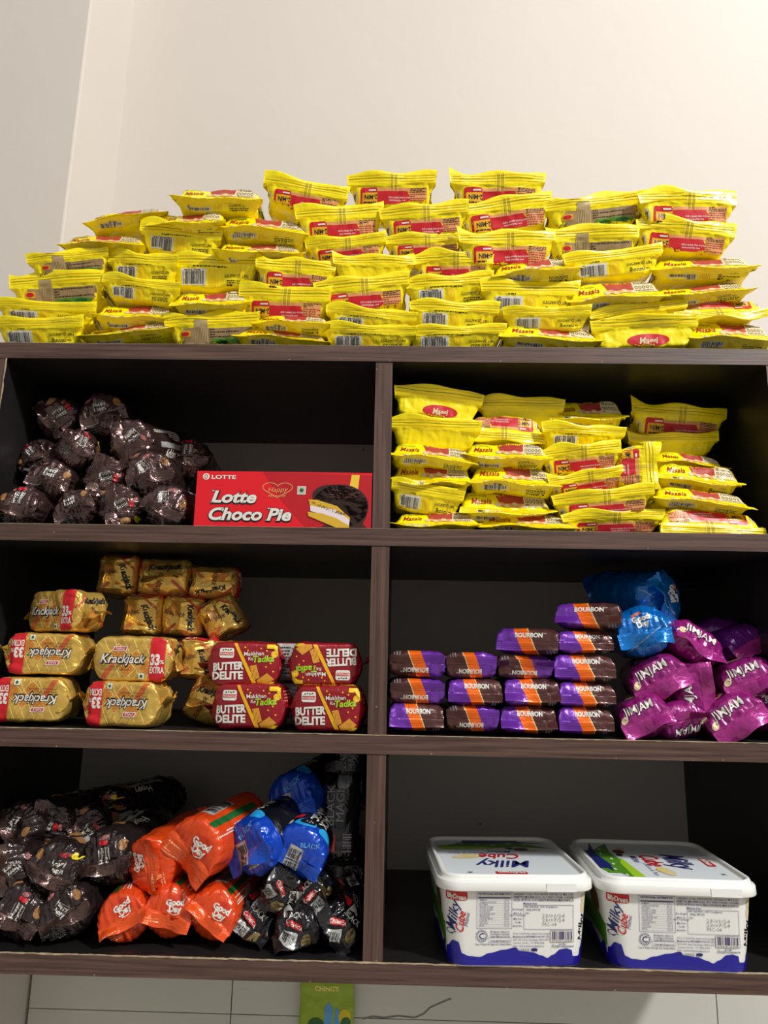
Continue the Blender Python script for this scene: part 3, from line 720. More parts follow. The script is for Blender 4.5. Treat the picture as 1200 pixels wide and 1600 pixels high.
GE = [ # x0,y0,x1,y1,Y,spin,yaw,label
 (147,866,212,929,.10,90,4,'gold cracker packet end, left of the three topmost ends'),
 (211,870,293,931,.10,0,0,'gold cracker packet end, middle of the three topmost ends'),
 (295,882,372,935,.10,180,10,'gold cracker packet end, right of the three topmost ends'),
 (181,929,248,993,.09,90,-4,'gold cracker packet end, left in the row under the topmost'),
 (248,930,314,993,.09,90,3,'gold cracker packet end, middle in the row under the topmost'),
 (314,931,376,997,.09,60,8,'gold cracker packet end, right in the row under the topmost'),
 (270,998,335,1062,.07,90,0,'gold cracker packet end half hidden behind upper left red packet'),
 (288,1062,350,1131,.06,20,0,'gold cracker packet end half hidden behind lower left red packet'),
]
for i, (x0, y0, x1, y1, Y, sp_, ya, lb) in enumerate(GE):
    cx, cy = (x0+x1)/2, (y0+y1)/2; m_ = mpp(cx, cy, Y); a, b = (x1-x0)*m_, (y1-y0)*m_
    if sp_ in (90,): a, b = b, a
    place('cracker_packet', GL[(i*2+1) % 3], at(cx, cy, Y), ya, 0, sp_, (a/.058*.97, 1, b/.062*.97), lb, 'biscuit packet', GRP)

# ================================================================== RED BUTTER BISCUIT PACKS
maroon = film('maroon_film', rgb(150, 18, 34), .28, .15, .5, 36, .35); maroons = film('maroon_seal_film', rgb(142, 16, 34), .28, .2, .4, 60, .35)
def dec_butter(pr, W, H, L, seed):
    for o, rt in (((-W/2, L/2, 0), (0, -1, 0)), ((W/2, L/2, 0), (0, 1, 0))):
        pr.frame(o, rt, (0, 0, 1), back=.03, jump=.006)
        pr.put(text('BUTTER', -.0225, -.0035, .0098, 4, .045, 0, .042), i_wh, 4, .003); pr.put(text('DELITE', -.0225, -.0160, .0098, 2, .045, 0, .042), i_wh, 4, .003)
        pr.put(rrect(-.035, .0075, -.015, .0210, .003), i_wh, 2); pr.put(rect(-.034, .0110, -.016, .0153), i_red, 3); pr.put(text('PRIYAGOLD', -.025, .0131, .0026, 0, .02), i_wh, 4)
        for q in range(4): pr.put(ell(-.030+q*.0034, .0180+.0006*(q % 2), .0013, .001, 8), i_dgrn, 3)
        pr.put(poly([(-.016,.0275),(-.0115,.0275),(.018,-.0265),(.012,-.0265)]), i_midyel, 2)
        pr.put(text('Makkhan', .0125, .0140, .0055, 3, .01), i_wh, 3, .003); pr.put(text('Ke', .0085, .0070, .0045, 0, .01), i_wh, 3)
        pr.put(text('Tadka', .0250, .0070, .0085, 4, .03, .2), i_lime, 3, .003)
        pr.put(poly([(.0075,-.003),(.0165,-.001),(.0220,-.018),(.0135,-.0225)]), ink('biscuit_print', rgb(216, 150, 48)), 3)
        pr.put(poly([(.018,-.022),(.032,-.012),(.0415,-.020),(.034,-.0265),(.020,-.0265)]), MATS['biscuit_print'], 3)
        for q in range(14): pr.put(ell(.010+.0006*(q*37 % 17), -.005-.0011*(q*23 % 14), .0005, .0005, 6), i_brn, 5)
        pr.put(ell(.0405, .0130, .0045), i_midyel, 3); pr.put(ell(.0405, .0125, .0028), i_gold, 4)
        for q, (a, b) in enumerate(((.030,.018),(.004,.018),(.036,.001),(.030,-.004),(.0,.022),(.022,.021),(.040,-.010))): pr.put(ell(a, b, .0012, .0012, 8), i_midyel, 3)
        pr.put(poly([(.030,.0265),(.044,.0265),(.046,.010),(.0425,.021),(.030,.021)]), ink('sun_yellow_print', rgb(238, 200, 20)), 3)
        pr.put(rect(.030, -.0275, .046, -.0235), MATS['sun_yellow_print'], 2)
    pr.frame((0, L/2, 0), (0, -1, 0), (1, 0, 0), back=.06)
    pr.put(text('Makkhan Butter Biscuits', 0, -.018, .006, 0, .02), i_midyel, 2)
    FRONT(pr); pr.put(lines_of_type(-.02, .006, .02, .022, 4, seed), i_pink, 1)
BU = [wrap_mesh(.058, .060, .104, 7, maroon, maroons, dec_butter, 201+k*9, fin=.015, bend=(15, 40)[k], capd=.016, crum=1.0, name='biscuit_packet', pinch=.35) for k in range(2)]
for i, (x, y, h, fl_, ya, Y, lb) in enumerate([
 (382,1037,68,0,4,.020,'maroon butter biscuit packet with upright lettering, upper left of four'),
 (508,1038,68,1,3,.022,'maroon butter biscuit packet lying upside down, upper right of four'),
 (386,1104,70,0,-5,.012,'maroon butter biscuit packet on the board, lower left of four'),
 (510,1107,71,0,-4,.012,'maroon butter biscuit packet on the board against divider, lower right')]):
    brick_side(BU[i % 2], 'biscuit_packet', x, y, h, Y, fl_, ya, 1.06, lb, 'biscuit packet', 'maroon butter biscuit packets', .058, .060, .104)
def dec_back(pr, W, H, L, seed):
    FRONT(pr); pr.put(rect(-.019, -.028, .017, .028), i_silver, 1)
    pr.put(lines_of_type(-.016, -.020, .004, .024, 9, seed), i_bk, 2); pr.put(bars(.006, -.018, .015, .022, 5, 14, 'y'), i_bk, 2)
bb = wrap_mesh(.058, .060, .104, 5.5, maroon, maroons, dec_back, 233, fin=.008, bend=88, capd=.006, crum=.6, name='biscuit_packet')
place('biscuit_packet', bb, at(449, 1034, .085), 0, 0, 0, (.95, 1, 1), 'maroon biscuit packet with a silver label, standing behind the butter packets', 'biscuit packet')
place('biscuit_packet', bb, at(449, 1100, .085), 0, 0, 0, (.95, 1, 1.08), 'maroon biscuit packet low in the gap between the lower butter packets', 'biscuit packet')

# ================================================================== CHOCOLATE CREAM PACKS (purple / orange / brown), ends to the front
def bourbon_mat():
    m = bpy.data.materials.new('purple_orange_brown_film'); m.use_nodes = True; n = m.node_tree; b = n.nodes['Principled BSDF']
    t = n.nodes.new('ShaderNodeTexCoord'); s = n.nodes.new('ShaderNodeSeparateXYZ'); n.links.new(t.outputs['Object'], s.inputs[0])
    a = n.nodes.new('ShaderNodeMath'); a.operation = 'MULTIPLY_ADD'; a.inputs[1].default_value = .35; n.links.new(s.outputs[2], a.inputs[0]); n.links.new(s.outputs[0], a.inputs[2])
    mr = n.nodes.new('ShaderNodeMapRange'); mr.inputs[1].default_value = -.045; mr.inputs[2].default_value = .045; n.links.new(a.outputs[0], mr.inputs[0])
    r = n.nodes.new('ShaderNodeValToRGB'); r.color_ramp.interpolation = 'CONSTANT'; e = r.color_ramp.elements
    e[0].position = 0; e[0].color = rgb(112, 48, 168); e[1].position = .37; e[1].color = rgb(250, 110, 10)
    q = e.new(.565); q.color = rgb(240, 215, 150); q = e.new(.58); q.color = rgb(84, 46, 44)
    n.links.new(mr.outputs[0], r.inputs[0]); n.links.new(r.outputs[0], b.inputs['Base Color'])
    b.inputs['Roughness'].default_value = .3; b.inputs['Metallic'].default_value = .3; b.inputs['Coat Weight'].default_value = .3
    z = n.nodes.new('ShaderNodeTexNoise'); z.inputs['Scale'].default_value = 45; z.inputs['Detail'].default_value = 3; n.links.new(t.outputs['Object'], z.inputs['Vector'])
    bp = n.nodes.new('ShaderNodeBump'); bp.inputs['Strength'].default_value = .6; bp.inputs['Distance'].default_value = .004; n.links.new(z.outputs[0], bp.inputs['Height']); n.links.new(bp.outputs[0], b.inputs['Normal'])
    return m
bm_ = bourbon_mat()
def dec_bourbon(pr, W, H, L, seed):
    FRONT(pr)
    pr.put(text('BOURBON', .002, .0095, .0068, 0, .035, 0, .036), i_wh, 2, .003); pr.put(text('TM', .0225, .0118, .0022, 0, .0), i_wh, 2)
    pr.put(text('BRITANNIA', -.0035, .0150, .0026, 0, .0), ink('dark_orange_print', rgb(190, 70, 10)), 2)
    for q in range(3): pr.put(rect(.0245+q*.004, -.019, .0262+q*.004, -.0125), i_grey, 2)
    pr.frame((-W/2, L/2, 0), (0, -1, 0), (0, 0, 1), back=.03)
    pr.put(rect(-.055, -.018, .055, .018), i_bk, 0); pr.put(rect(.024, -.014, .046, .008), i_wh, 1); pr.put(bars(.026, -.012, .044, .006, seed, 14), i_bk, 2)
    pr.put(lines_of_type(-.045, -.014, .018, .015, 6, seed), i_grey, 1)
    pr.frame((W/2, L/2, 0), (0, 1, 0), (0, 0, 1), back=.03); pr.put(rect(-.055, -.018, .055, .018), i_bk, 0)
BO = [wrap_mesh(.080, .0405, .135, 5, bm_, bm_, dec_bourbon, 301+k*9, fin=.0145, bend=(72, 80, 62, 86)[k], capd=.010, crum=.75, name='biscuit_packet') for k in range(4)]
BP = [ # x0,y0,x1,y1,flip, tier, col
 (608,1100,694,1143,0,'bottom tier','first'),(697,1103,781,1144,1,'bottom tier','second'),(782,1104,870,1147,0,'bottom tier','third'),(873,1105,960,1148,3,'bottom tier','fourth'),
 (609,1060,695,1100,1,'second tier','first'),(700,1061,786,1103,0,'second tier','second'),(788,1061,876,1104,0,'second tier','third'),(874,1066,963,1105,0,'second tier','fourth'),
 (608,1016,696,1058,1,'third tier','first'),(697,1019,777,1060,1,'third tier','second'),(778,1024,866,1061,1,'third tier','third'),(866,1022,962,1065,0,'third tier','fourth'),
 (775,981,872,1023,0,'fourth tier','left'),(873,985,960,1021,2,'fourth tier','right'),
 (868,941,968,982,0,'very top','only')]
for i, (x0, y0, x1, y1, fl_, tr_, cl_) in enumerate(BP):
    Y = (.008, .010, .012, .014, .016)[['bottom tier', 'second tier', 'third tier', 'fourth tier', 'very top'].index(tr_)]
    cx, cy = (x0+x1)/2, (y0+y1)/2; m_ = mpp(cx, cy, Y); ya = (0, 2, -2)[i % 3]; sxx = 1
    if i in (12, 14): ya = -20
    desc = 'with its seal folded up and lettering inverted' if fl_ == 1 else 'with white lettering upright'
    lb = 'purple and orange cream biscuit packet, %s of the %s' % (cl_, tr_) if tr_ != 'very top' else 'purple and orange cream biscuit packet crowning the stepped stack'
    place('biscuit_packet', BO[(i*3) % 4], at(cx, cy, Y), ya, 0, 180 if fl_ == 1 else 0, ((-1 if fl_ in (2, 3) and 0 else 1)*(x1-x0)*m_/.080*.985, 1, (y1-y0)*m_/.0405*.97), lb, 'biscuit packet', 'purple cream biscuit packets stacked beside the divider')

# ================================================================== MAGENTA AND BLUE PACKS
mag = film('magenta_film', rgb(150, 30, 120), .26, .25, .55, 34, .35); mags = film('magenta_seal_film', rgb(176, 50, 140), .26, .3, .4, 60, .35)
pur = film('violet_film', rgb(104, 30, 130), .26, .25, .55, 34, .35)
bluf = film('bright_blue_foil', rgb(8, 110, 200), .24, .35, .8, 40, .4); blus = film('bright_blue_seal', rgb(14, 125, 214), .25, .35, .5, 60, .4)
def dec_jim(pr, W, H, L, seed):
    FRONT(pr)
    pr.put(text('JIMJAM', -.002, .0146, .0108, 0, .035, .1, .044), ink('plum_print', rgb(80, 14, 80)), 1, .003)
    pr.put(text('JIMJAM', -.002, .0152, .0102, 0, .012, .1, .042), i_wh, 5, .0022)
    pr.put(ell(-.026, .006, .006, .004, 12, 40), i_cream, 1)
    pr.frame((0, L*.4, 0), (0, -1, 0), (1, 0, 0), back=.06); pr.put(ell(.006, 0, .016, .012), i_cream, 1); pr.put(ell(.006, 0, .009, .007), i_red, 2)
    pr.put(text('JIMJAM', -.035, 0, .012, 0, .04), i_wh, 3)
def dec_blue(pr, W, H, L, seed):
    FRONT(pr)
    pr.put(text('Good', 0, .0185, .0075, 10, .06), i_wh, 2, .003); pr.put(text('Day', .001, .0105, .0075, 10, .06), i_wh, 2, .003)
    pr.put(poly([(-.012,.024),(.000,.028),(.004,.025),(-.010,.021)]), i_pink, 2)
    pr.put(line(-.026, -.026, .026, .004, .0007), i_silver, 2)
JM = [wrap_mesh(.070, .056, .13, 2.6, mag, mags, dec_jim, 401+k*9, fin=(.020, .016, .024)[k], bend=(66, 50, 76)[k], capd=.018, crum=1.3, name='biscuit_roll') for k in range(3)]
J2 = [wrap_mesh(.066, .056, .13, 2.6, pur, mags, None, 451, fin=.024, bend=60, capd=.02, crum=1.7, name='biscuit_roll')]
BL = [wrap_mesh(.074, .074, .15, 2.2, bluf, blus, dec_blue, 471+k*5, fin=.022, bend=(70, 84)[k], capd=.022, crum=1.7, name='biscuit_roll') for k in range(2)]
GJ = 'magenta cream biscuit packs heaped by the right panel'
JL = [ # px,py,wpx,hpx,Y,yaw,pitch,spin,mesh,label
 (1008,1122,80,64,.012,-12,0,-24,JM[0],'magenta biscuit pack at the left foot of the heap, lettering upright'),
 (1072,1126,80,58,.020,8,0,168,JM[1],'magenta biscuit pack on the board with inverted lettering'),
 (1030,1062,90,66,.035,-10,4,-30,JM[2],'magenta biscuit pack directly under the smaller blue roll'),
 (1094,1006,92,58,.055,10,4,28,JM[1],'magenta biscuit pack slanting down right beside the blue roll'),
 (1094,1082,90,62,.030,12,0,-96,JM[0],'magenta biscuit pack standing on edge amid the heap'),
 (1152,1122,92,66,.008,-8,0,-34,JM[2],'magenta biscuit pack overhanging the shelf edge at the far right'),
 (1172,1062,84,64,.030,-14,0,-22,JM[0],'magenta biscuit pack against right panel, second tier of heap'),
 (1132,993,84,56,.12,-20,0,15,J2[0],'dark violet biscuit pack with ribbed side in shadow behind heap'),
 (1170,1004,80,52,.09,20,0,-25,J2[0],'violet biscuit pack with flat seal atop the heap\'s right side'),
 (1196,1108,70,60,.035,0,0,40,JM[1],'magenta biscuit pack cut by the photo\'s right edge, near the board'),
]
for x, y, wp, hp_, Y, ya, pi_, sp_, me_, lb in JL:
    m_ = mpp(x, y, Y); place('biscuit_roll', me_, at(x, y, Y), ya, pi_, sp_, (wp*m_/.070, 1, hp_*m_/.056), lb, 'biscuit packet', GJ)
for (x, y, wp, Y, ya, pi_, sp_, me_, lb) in [(1043,936,88,.07,24,6,62,BL[0],'large bright blue foil roll on top of the magenta heap'),
                                            (1006,986,82,.035,-10,0,-10,BL[1],'smaller bright blue foil roll beside the stepped purple stack')]:
    m_ = mpp(x, y, Y); k = wp*m_/.074; place('biscuit_roll', me_, at(x, y, Y), ya, pi_, sp_, (k, 1, k), lb, 'biscuit packet', 'bright blue foil rolls')

# ================================================================== LOWER LEFT: black, orange and blue rolls
blackb = film('brown_black_foil', rgb(62, 50, 50), .22, .65, 1.0, 50, .5)
def dec_black(pr, W, H, L, seed):
    dec_brown(pr, W, H, L, seed)
    pr.frame((0, 0, 0), (1, 0, 0), (0, -.2, 1), back=.06, jump=.02)
    pr.frame((0, L*.4, 0), (0, -1, 0), (1, 0, 0), back=.06, jump=.006)
    pr.put(ell(.030, .006, .012, .009, 20), MATS['caramel_print'], 2); pr.put(ell(.010, -.010, .010, .008, 20), MATS['caramel_print'], 2)
HB = [wrap_mesh(.070, .070, .18, 2.1, blackb, brown_s, dec_black, 511+k*7, fin=.018, bend=(70, 56, 82)[k], capd=.016, crum=2.0, name='biscuit_roll') for k in range(3)]
HL = [
 (24,1432,42,.022,0,0,20,0,'dark foil biscuit roll on the bottom board, leftmost of the heap'),
 (98,1428,42,.020,3,0,-30,1,'dark foil biscuit roll on the bottom board beside orange roll'),
 (78,1362,42,.030,-4,0,20,2,'dark foil biscuit roll with upright white lettering, second tier middle'),
 (12,1358,38,.035,5,0,80,1,'dark foil biscuit roll cut by the left edge, second tier'),
 (164,1344,43,.045,-6,2,-15,0,'dark foil roll with biscuit pictures, second tier beside orange pack'),
 (126,1296,34,.10,-10,0,60,2,'dark foil biscuit roll behind, third tier at right of the heap'),
 (20,1292,38,.08,-30,0,35,1,'dark foil biscuit roll with white stripe, third tier at left'),
 (68,1288,36,.09,-22,0,100,0,'dark foil biscuit roll with yellow burst, third tier middle'),
 (152,1266,32,.16,-24,0,10,2,'dark foil biscuit roll with silver barcode, topmost of the heap'),
]
for x, y, rr, Y, ya, pi_, sp_, k, lb in HL:
    q = rr*mpp(x, y, Y)/.035; place('biscuit_roll', HB[k], at(x, y, Y), ya, pi_, sp_, (q, 1, q), lb, 'biscuit packet', 'dark foil biscuit rolls in the lower left compartment')
orf = film('orange_film', rgb(226, 72, 22), .28, .15, .6, 36, .35); ors = film('orange_seal_film', rgb(238, 86, 28), .28, .15, .4, 60, .35)
def dec_orange(pr, W, H, L, seed):
    FRONT(pr)
    pr.put(ell(.007, .0130, .0125, .0120, 20), ink('deep_orange_print', rgb(200, 50, 20)), 1)
    pr.put(text('Good', .006, .0165, .0078, 12, .05), i_wh, 3, .003); pr.put(text('Day', .008, .0085, .0078, 12, .05), i_wh, 3, .003)
    pr.put(ring(.007, .0075, .009, .006, .0009, 14, 0, 200, 340), i_wh, 3)
    pr.put(lines_of_type(-.030, -.024, -.010, -.008, 5, seed), ink('light_orange_print', rgb(250, 160, 110)), 1)
    pr.frame((0, 0, 0), (0, -1, 0), (1, 0, 0), back=.06, jump=.006)
    pr.put(rect(-.14, -.004, -.018, .005), i_dgrn, 1); pr.put(lines_of_type(-.10, .010, -.02, .024, 5, seed), i_wh, 1); pr.put(rect(-.10, -.028, -.04, -.012), i_silver, 1); pr.put(bars(-.095, -.027, -.045, -.013, 7, 20), i_bk, 2)
OR = [wrap_mesh(.072, .072, .18, 2.2, orf, ors, dec_orange, 601+k*7, fin=(.020, .016, .026)[k], bend=(78, 60, 84)[k], capd=.016, crum=1.35, name='biscuit_roll') for k in range(3)]
for x, y, rr, Y, ya, pi_, sp_, k, lb in [
 (190,1436,39,.020,4,0,-28,1,'orange biscuit roll on the board, leftmost of the bottom three'),
 (262,1428,39,.025,0,0,12,0,'orange biscuit roll on the board, middle of the bottom three'),
 (330,1432,39,.025,-5,0,35,1,'orange biscuit roll on the board, beside the black packs'),
 (228,1354,41,.035,-14,6,-100,0,'orange biscuit roll with ribbed seal, lower left of the upper two'),
 (298,1330,47,.022,-26,8,38,2,'large orange biscuit roll slanting across the top of orange ones')]:
    q = rr*mpp(x, y, Y)/.036; place('biscuit_roll', OR[k], at(x, y, Y), ya, pi_, sp_, (q, .8, q), lb, 'biscuit packet', 'orange biscuit rolls')
# black-and-blue rolls: blue ends
def two_tone(name, ca, cb, yb):
    m = film(name, ca, .26, .2, .6, 38, .35); n = m.node_tree; b = n.nodes['Principled BSDF']
    t = n.nodes.new('ShaderNodeTexCoord'); s = n.nodes.new('ShaderNodeSeparateXYZ'); n.links.new(t.outputs['Object'], s.inputs[0])
    g = n.nodes.new('ShaderNodeMath'); g.operation = 'GREATER_THAN'; g.inputs[1].default_value = yb; n.links.new(s.outputs[1], g.inputs[0])
    x = n.nodes.new('ShaderNodeMix'); x.data_type = 'RGBA'; x.inputs[6].default_value = ca; x.inputs[7].default_value = cb
    n.links.new(g.outputs[0], x.inputs[0]); n.links.new(x.outputs[2], b.inputs['Base Color']); return m
bb1 = two_tone('royal_blue_black_film', rgb(18, 70, 190), rgb(20, 20, 28), .040); bb2 = film('royal_blue_seal', rgb(20, 84, 210), .26, .2, .4, 60, .4)
def dec_bm(pr, W, H, L, seed):
    FRONT(pr)
    pr.put(rect(-.014, -.022, .006, .012), i_silver, 1); pr.put(bars(-.0125, -.0205, .0045, .008, seed, 10), i_bk, 2)
    pr.put(text('BLACK', .010, .0205, .0060, 20, .02), i_sky, 2, .003)
    pr.frame((0, 0, 0), (0, -1, 0), (1, 0, 0), back=.06, jump=.006)
    pr.put(ell(-.036, -.010, .014, .015, 20), i_cyan, 1); pr.put(ell(-.040, -.008, .010, .011, 20), i_bk, 2); pr.put(ell(-.036, .020, .012, .010, 20), i_cyan, 1)
    for a, b in ((-.040,-.010),(-.043,-.005),(-.037,-.006),(-.040,-.002)): pr.put(ell(a, b, .0012, .0012, 7), i_wh, 3)
    pr.put(text('BLACK', -.075, .012, .012, 0, .02), i_wh, 2); pr.put(text('MAGIC', -.080, -.003, .012, 0, .02), i_wh, 2)
    pr.put(rrect(-.066, -.030, -.052, -.018, .004), i_red, 2); pr.put(rect(-.046, -.034, -.034, -.028), i_wh, 2)
BM = [wrap_mesh(.074, .070, .19, 2.2, bb1, bb2, dec_bm, 701+k*7, fin=(.022, .018)[k], bend=(60, 80)[k], capd=.018, crum=1.4, name='biscuit_roll') for k in range(2)]
for x, y, rr, Y, ya, pi_, sp_, k, lb in [
 (452,1256,46,.095,-28,10,-20,0,'deep blue biscuit roll topmost over the two blue ones'),
 (384,1330,46,.030,-30,14,-28,0,'blue and black biscuit roll slanting between orange and blue rolls'),
 (464,1338,42,.030,-14,14,26,1,'blue and black biscuit roll with silver barcode, right of the pair')]:
    q = rr*mpp(x, y, Y)/.036; place('biscuit_roll', BM[k], at(x, y, Y), ya, pi_, sp_, (q, .72, q), lb, 'biscuit packet', 'blue and black biscuit rolls')
def dec_bk(pr, W, H, L, seed):
    FRONT(pr); r = random.Random(seed)
    rt = r.uniform(-50, 50)
    pr.put(xf(poly([(-.020,-.016),(.006,-.018),(.004,.000),(-.018,-.002)]), 0, 0, 1, rt), i_silver, 1); pr.put(xf(bars(-.017, -.014, .003, -.004, seed, 9), 0, 0, 1, rt), i_bk, 2)
    pr.put(xf(rrect(-.018, .004, .006, .012, .002), 0, 0, 1, rt), i_red, 2); pr.put(xf(text('CREMICA', -.006, .008, .0045, 0, .02), 0, 0, 1, rt), i_wh, 3)
    pr.put(xf(ell(.018, -.004, .007, .010), 0, 0, 1, rt), ink('bronze_print', rgb(120, 104, 60)), 1)
    pr.put(text('BLACK', .0, .022, .0065, rt/3, .01), i_wh, 2, .003)
    pr.frame((0, 0, 0), (0, -1, 0), (1, 0, 0), back=.06, jump=.006)
    pr.put(text('BLACK', -.060, .012, .014, 0, .0), i_wh, 2); pr.put(text('MAGIC', -.070, -.006, .014, 0, .0), i_wh, 2); pr.put(rrect(-.040, -.026, -.014, -.016, .003), i_red, 2)
    pr.put(poly([(-.03,-.012),(-.012,-.014),(-.012,.002)]), i_silver, 2)
BK = [wrap_mesh(.070, .066, .16, 2.3, blackf, blacks, dec_bk, 801+k*7, fin=(.020, .016, .022)[k], bend=(64, 40, 80)[k], capd=.020, crum=2.0, name='biscuit_roll') for k in range(3)]
GK = 'black biscuit packs heaped beside the divider'
for x, y, rr, Y, ya, pi_, sp_, k, lb in [
 (388,1448,36,.045,-12,0,30,1,'black biscuit pack on the board beside the orange rolls'),
 (462,1458,37,.022,-5,0,-20,0,'black biscuit pack on the board with red tag, middle'),
 (531,1452,36,.020,6,0,60,2,'black biscuit pack on the board against the divider'),
 (432,1396,36,.035,-14,6,120,2,'black glossy biscuit pack directly under the blue pair'),
 (495,1402,34,.040,10,6,-60,1,'black biscuit pack with blue edge, between middle and divider packs'),
 (538,1370,34,.10,0,0,200,0,'black biscuit pack in shadow against divider, third up')]:
    q = rr*mpp(x, y, Y)/.034; place('biscuit_roll', BK[k], at(x, y, Y), ya, pi_, sp_, (q, 1, q), lb, 'biscuit packet', GK)
# two black packs standing upright against the divider, long side visible
def dec_up(pr, W, H, L, seed):
    pr.frame((0, L/2, 0), (0, 1, 0), (-1, 0, 0), back=.06, jump=.006)
    pr.put(text('BLACK', .018, .016, .013, 0, .0), i_grey, 2); pr.put(text('MAGIC', .024, .0, .013, 0, .0), i_grey, 2)
    pr.put(rrect(-.045, .006, -.022, .014, .002), i_brred, 2); pr.put(ell(.055, -.006, .014, .012), i_grey, 1); pr.put(bars(-.045, -.02, -.02, -.006, seed, 9), i_grey, 1)
UPK = wrap_mesh(.062, .060, .13, 2.6, blackf, blacks, dec_up, 861, fin=.016, bend=10, capd=.018, crum=1.6, name='biscuit_roll')
place('biscuit_roll', UPK, at(530, 1352, .085), 0, 82, 0, (.9, 1, .9), 'black biscuit pack standing upright with lettering running up, lower of two', 'biscuit packet', GK)
place('biscuit_roll', UPK, at(549, 1255, .125), 0, 88, 0, (.85, .82, .85), 'black biscuit pack standing upright beneath the board beside divider', 'biscuit packet', GK)

# ================================================================== MILK SWEET TUBS
wpl = mat('white_plastic', rgb(236, 236, 232), .32, coat=.1); 
def rr_ring(hw, hd, r, z, cy, n=9):
    pts = []
    for cx, cyy, a in ((hw-r, hd-r, 0), (-hw+r, hd-r, 90), (-hw+r, -hd+r, 180), (hw-r, -hd+r, 270)):
        for i in range(n+1):
            t = math.radians(a+90*i/n); pts.append(Vector((cx+r*math.cos(t), cy+cyy+r*math.sin(t), z)))
    return pts
def loft(m, rings, mt, cap0=False, cap1=False):
    n = len(rings[0]); V = [p for r_ in rings for p in r_]; F = []
    for i in range(len(rings)-1):
        for j in range(n): F.append((i*n+j, i*n+(j+1) % n, (i+1)*n+(j+1) % n, (i+1)*n+j))
    if cap0: F.append(tuple(range(n))[::-1])
    if cap1: F.append(tuple((len(rings)-1)*n+j for j in range(n)))
    m.add(V, F, mt); return V, F
def wave_pts(hw, n=40):
    key = [(-1, .021), (-.93, .031), (-.86, .030), (-.80, .016), (-.70, .013), (-.55, .012), (-.40, .017), (-.20, .021), (-.02, .024), (.02, .020), (.12, .019), (.22, .018), (.36, .014), (.44, .011), (.52, .015), (.64, .022), (.72, .023), (.80, .021), (.82, .013), (.9, .012), (1, .020)]
    out = []
    for (a, b), (c, d) in zip(key, key[1:]):
        for q in range(5):
            t = q/5; e = (1-math.cos(t*PI))/2; out.append(((a+(c-a)*t)*hw, b+(d-b)*e))
    return out+[(key[-1][0]*hw, key[-1][1])]
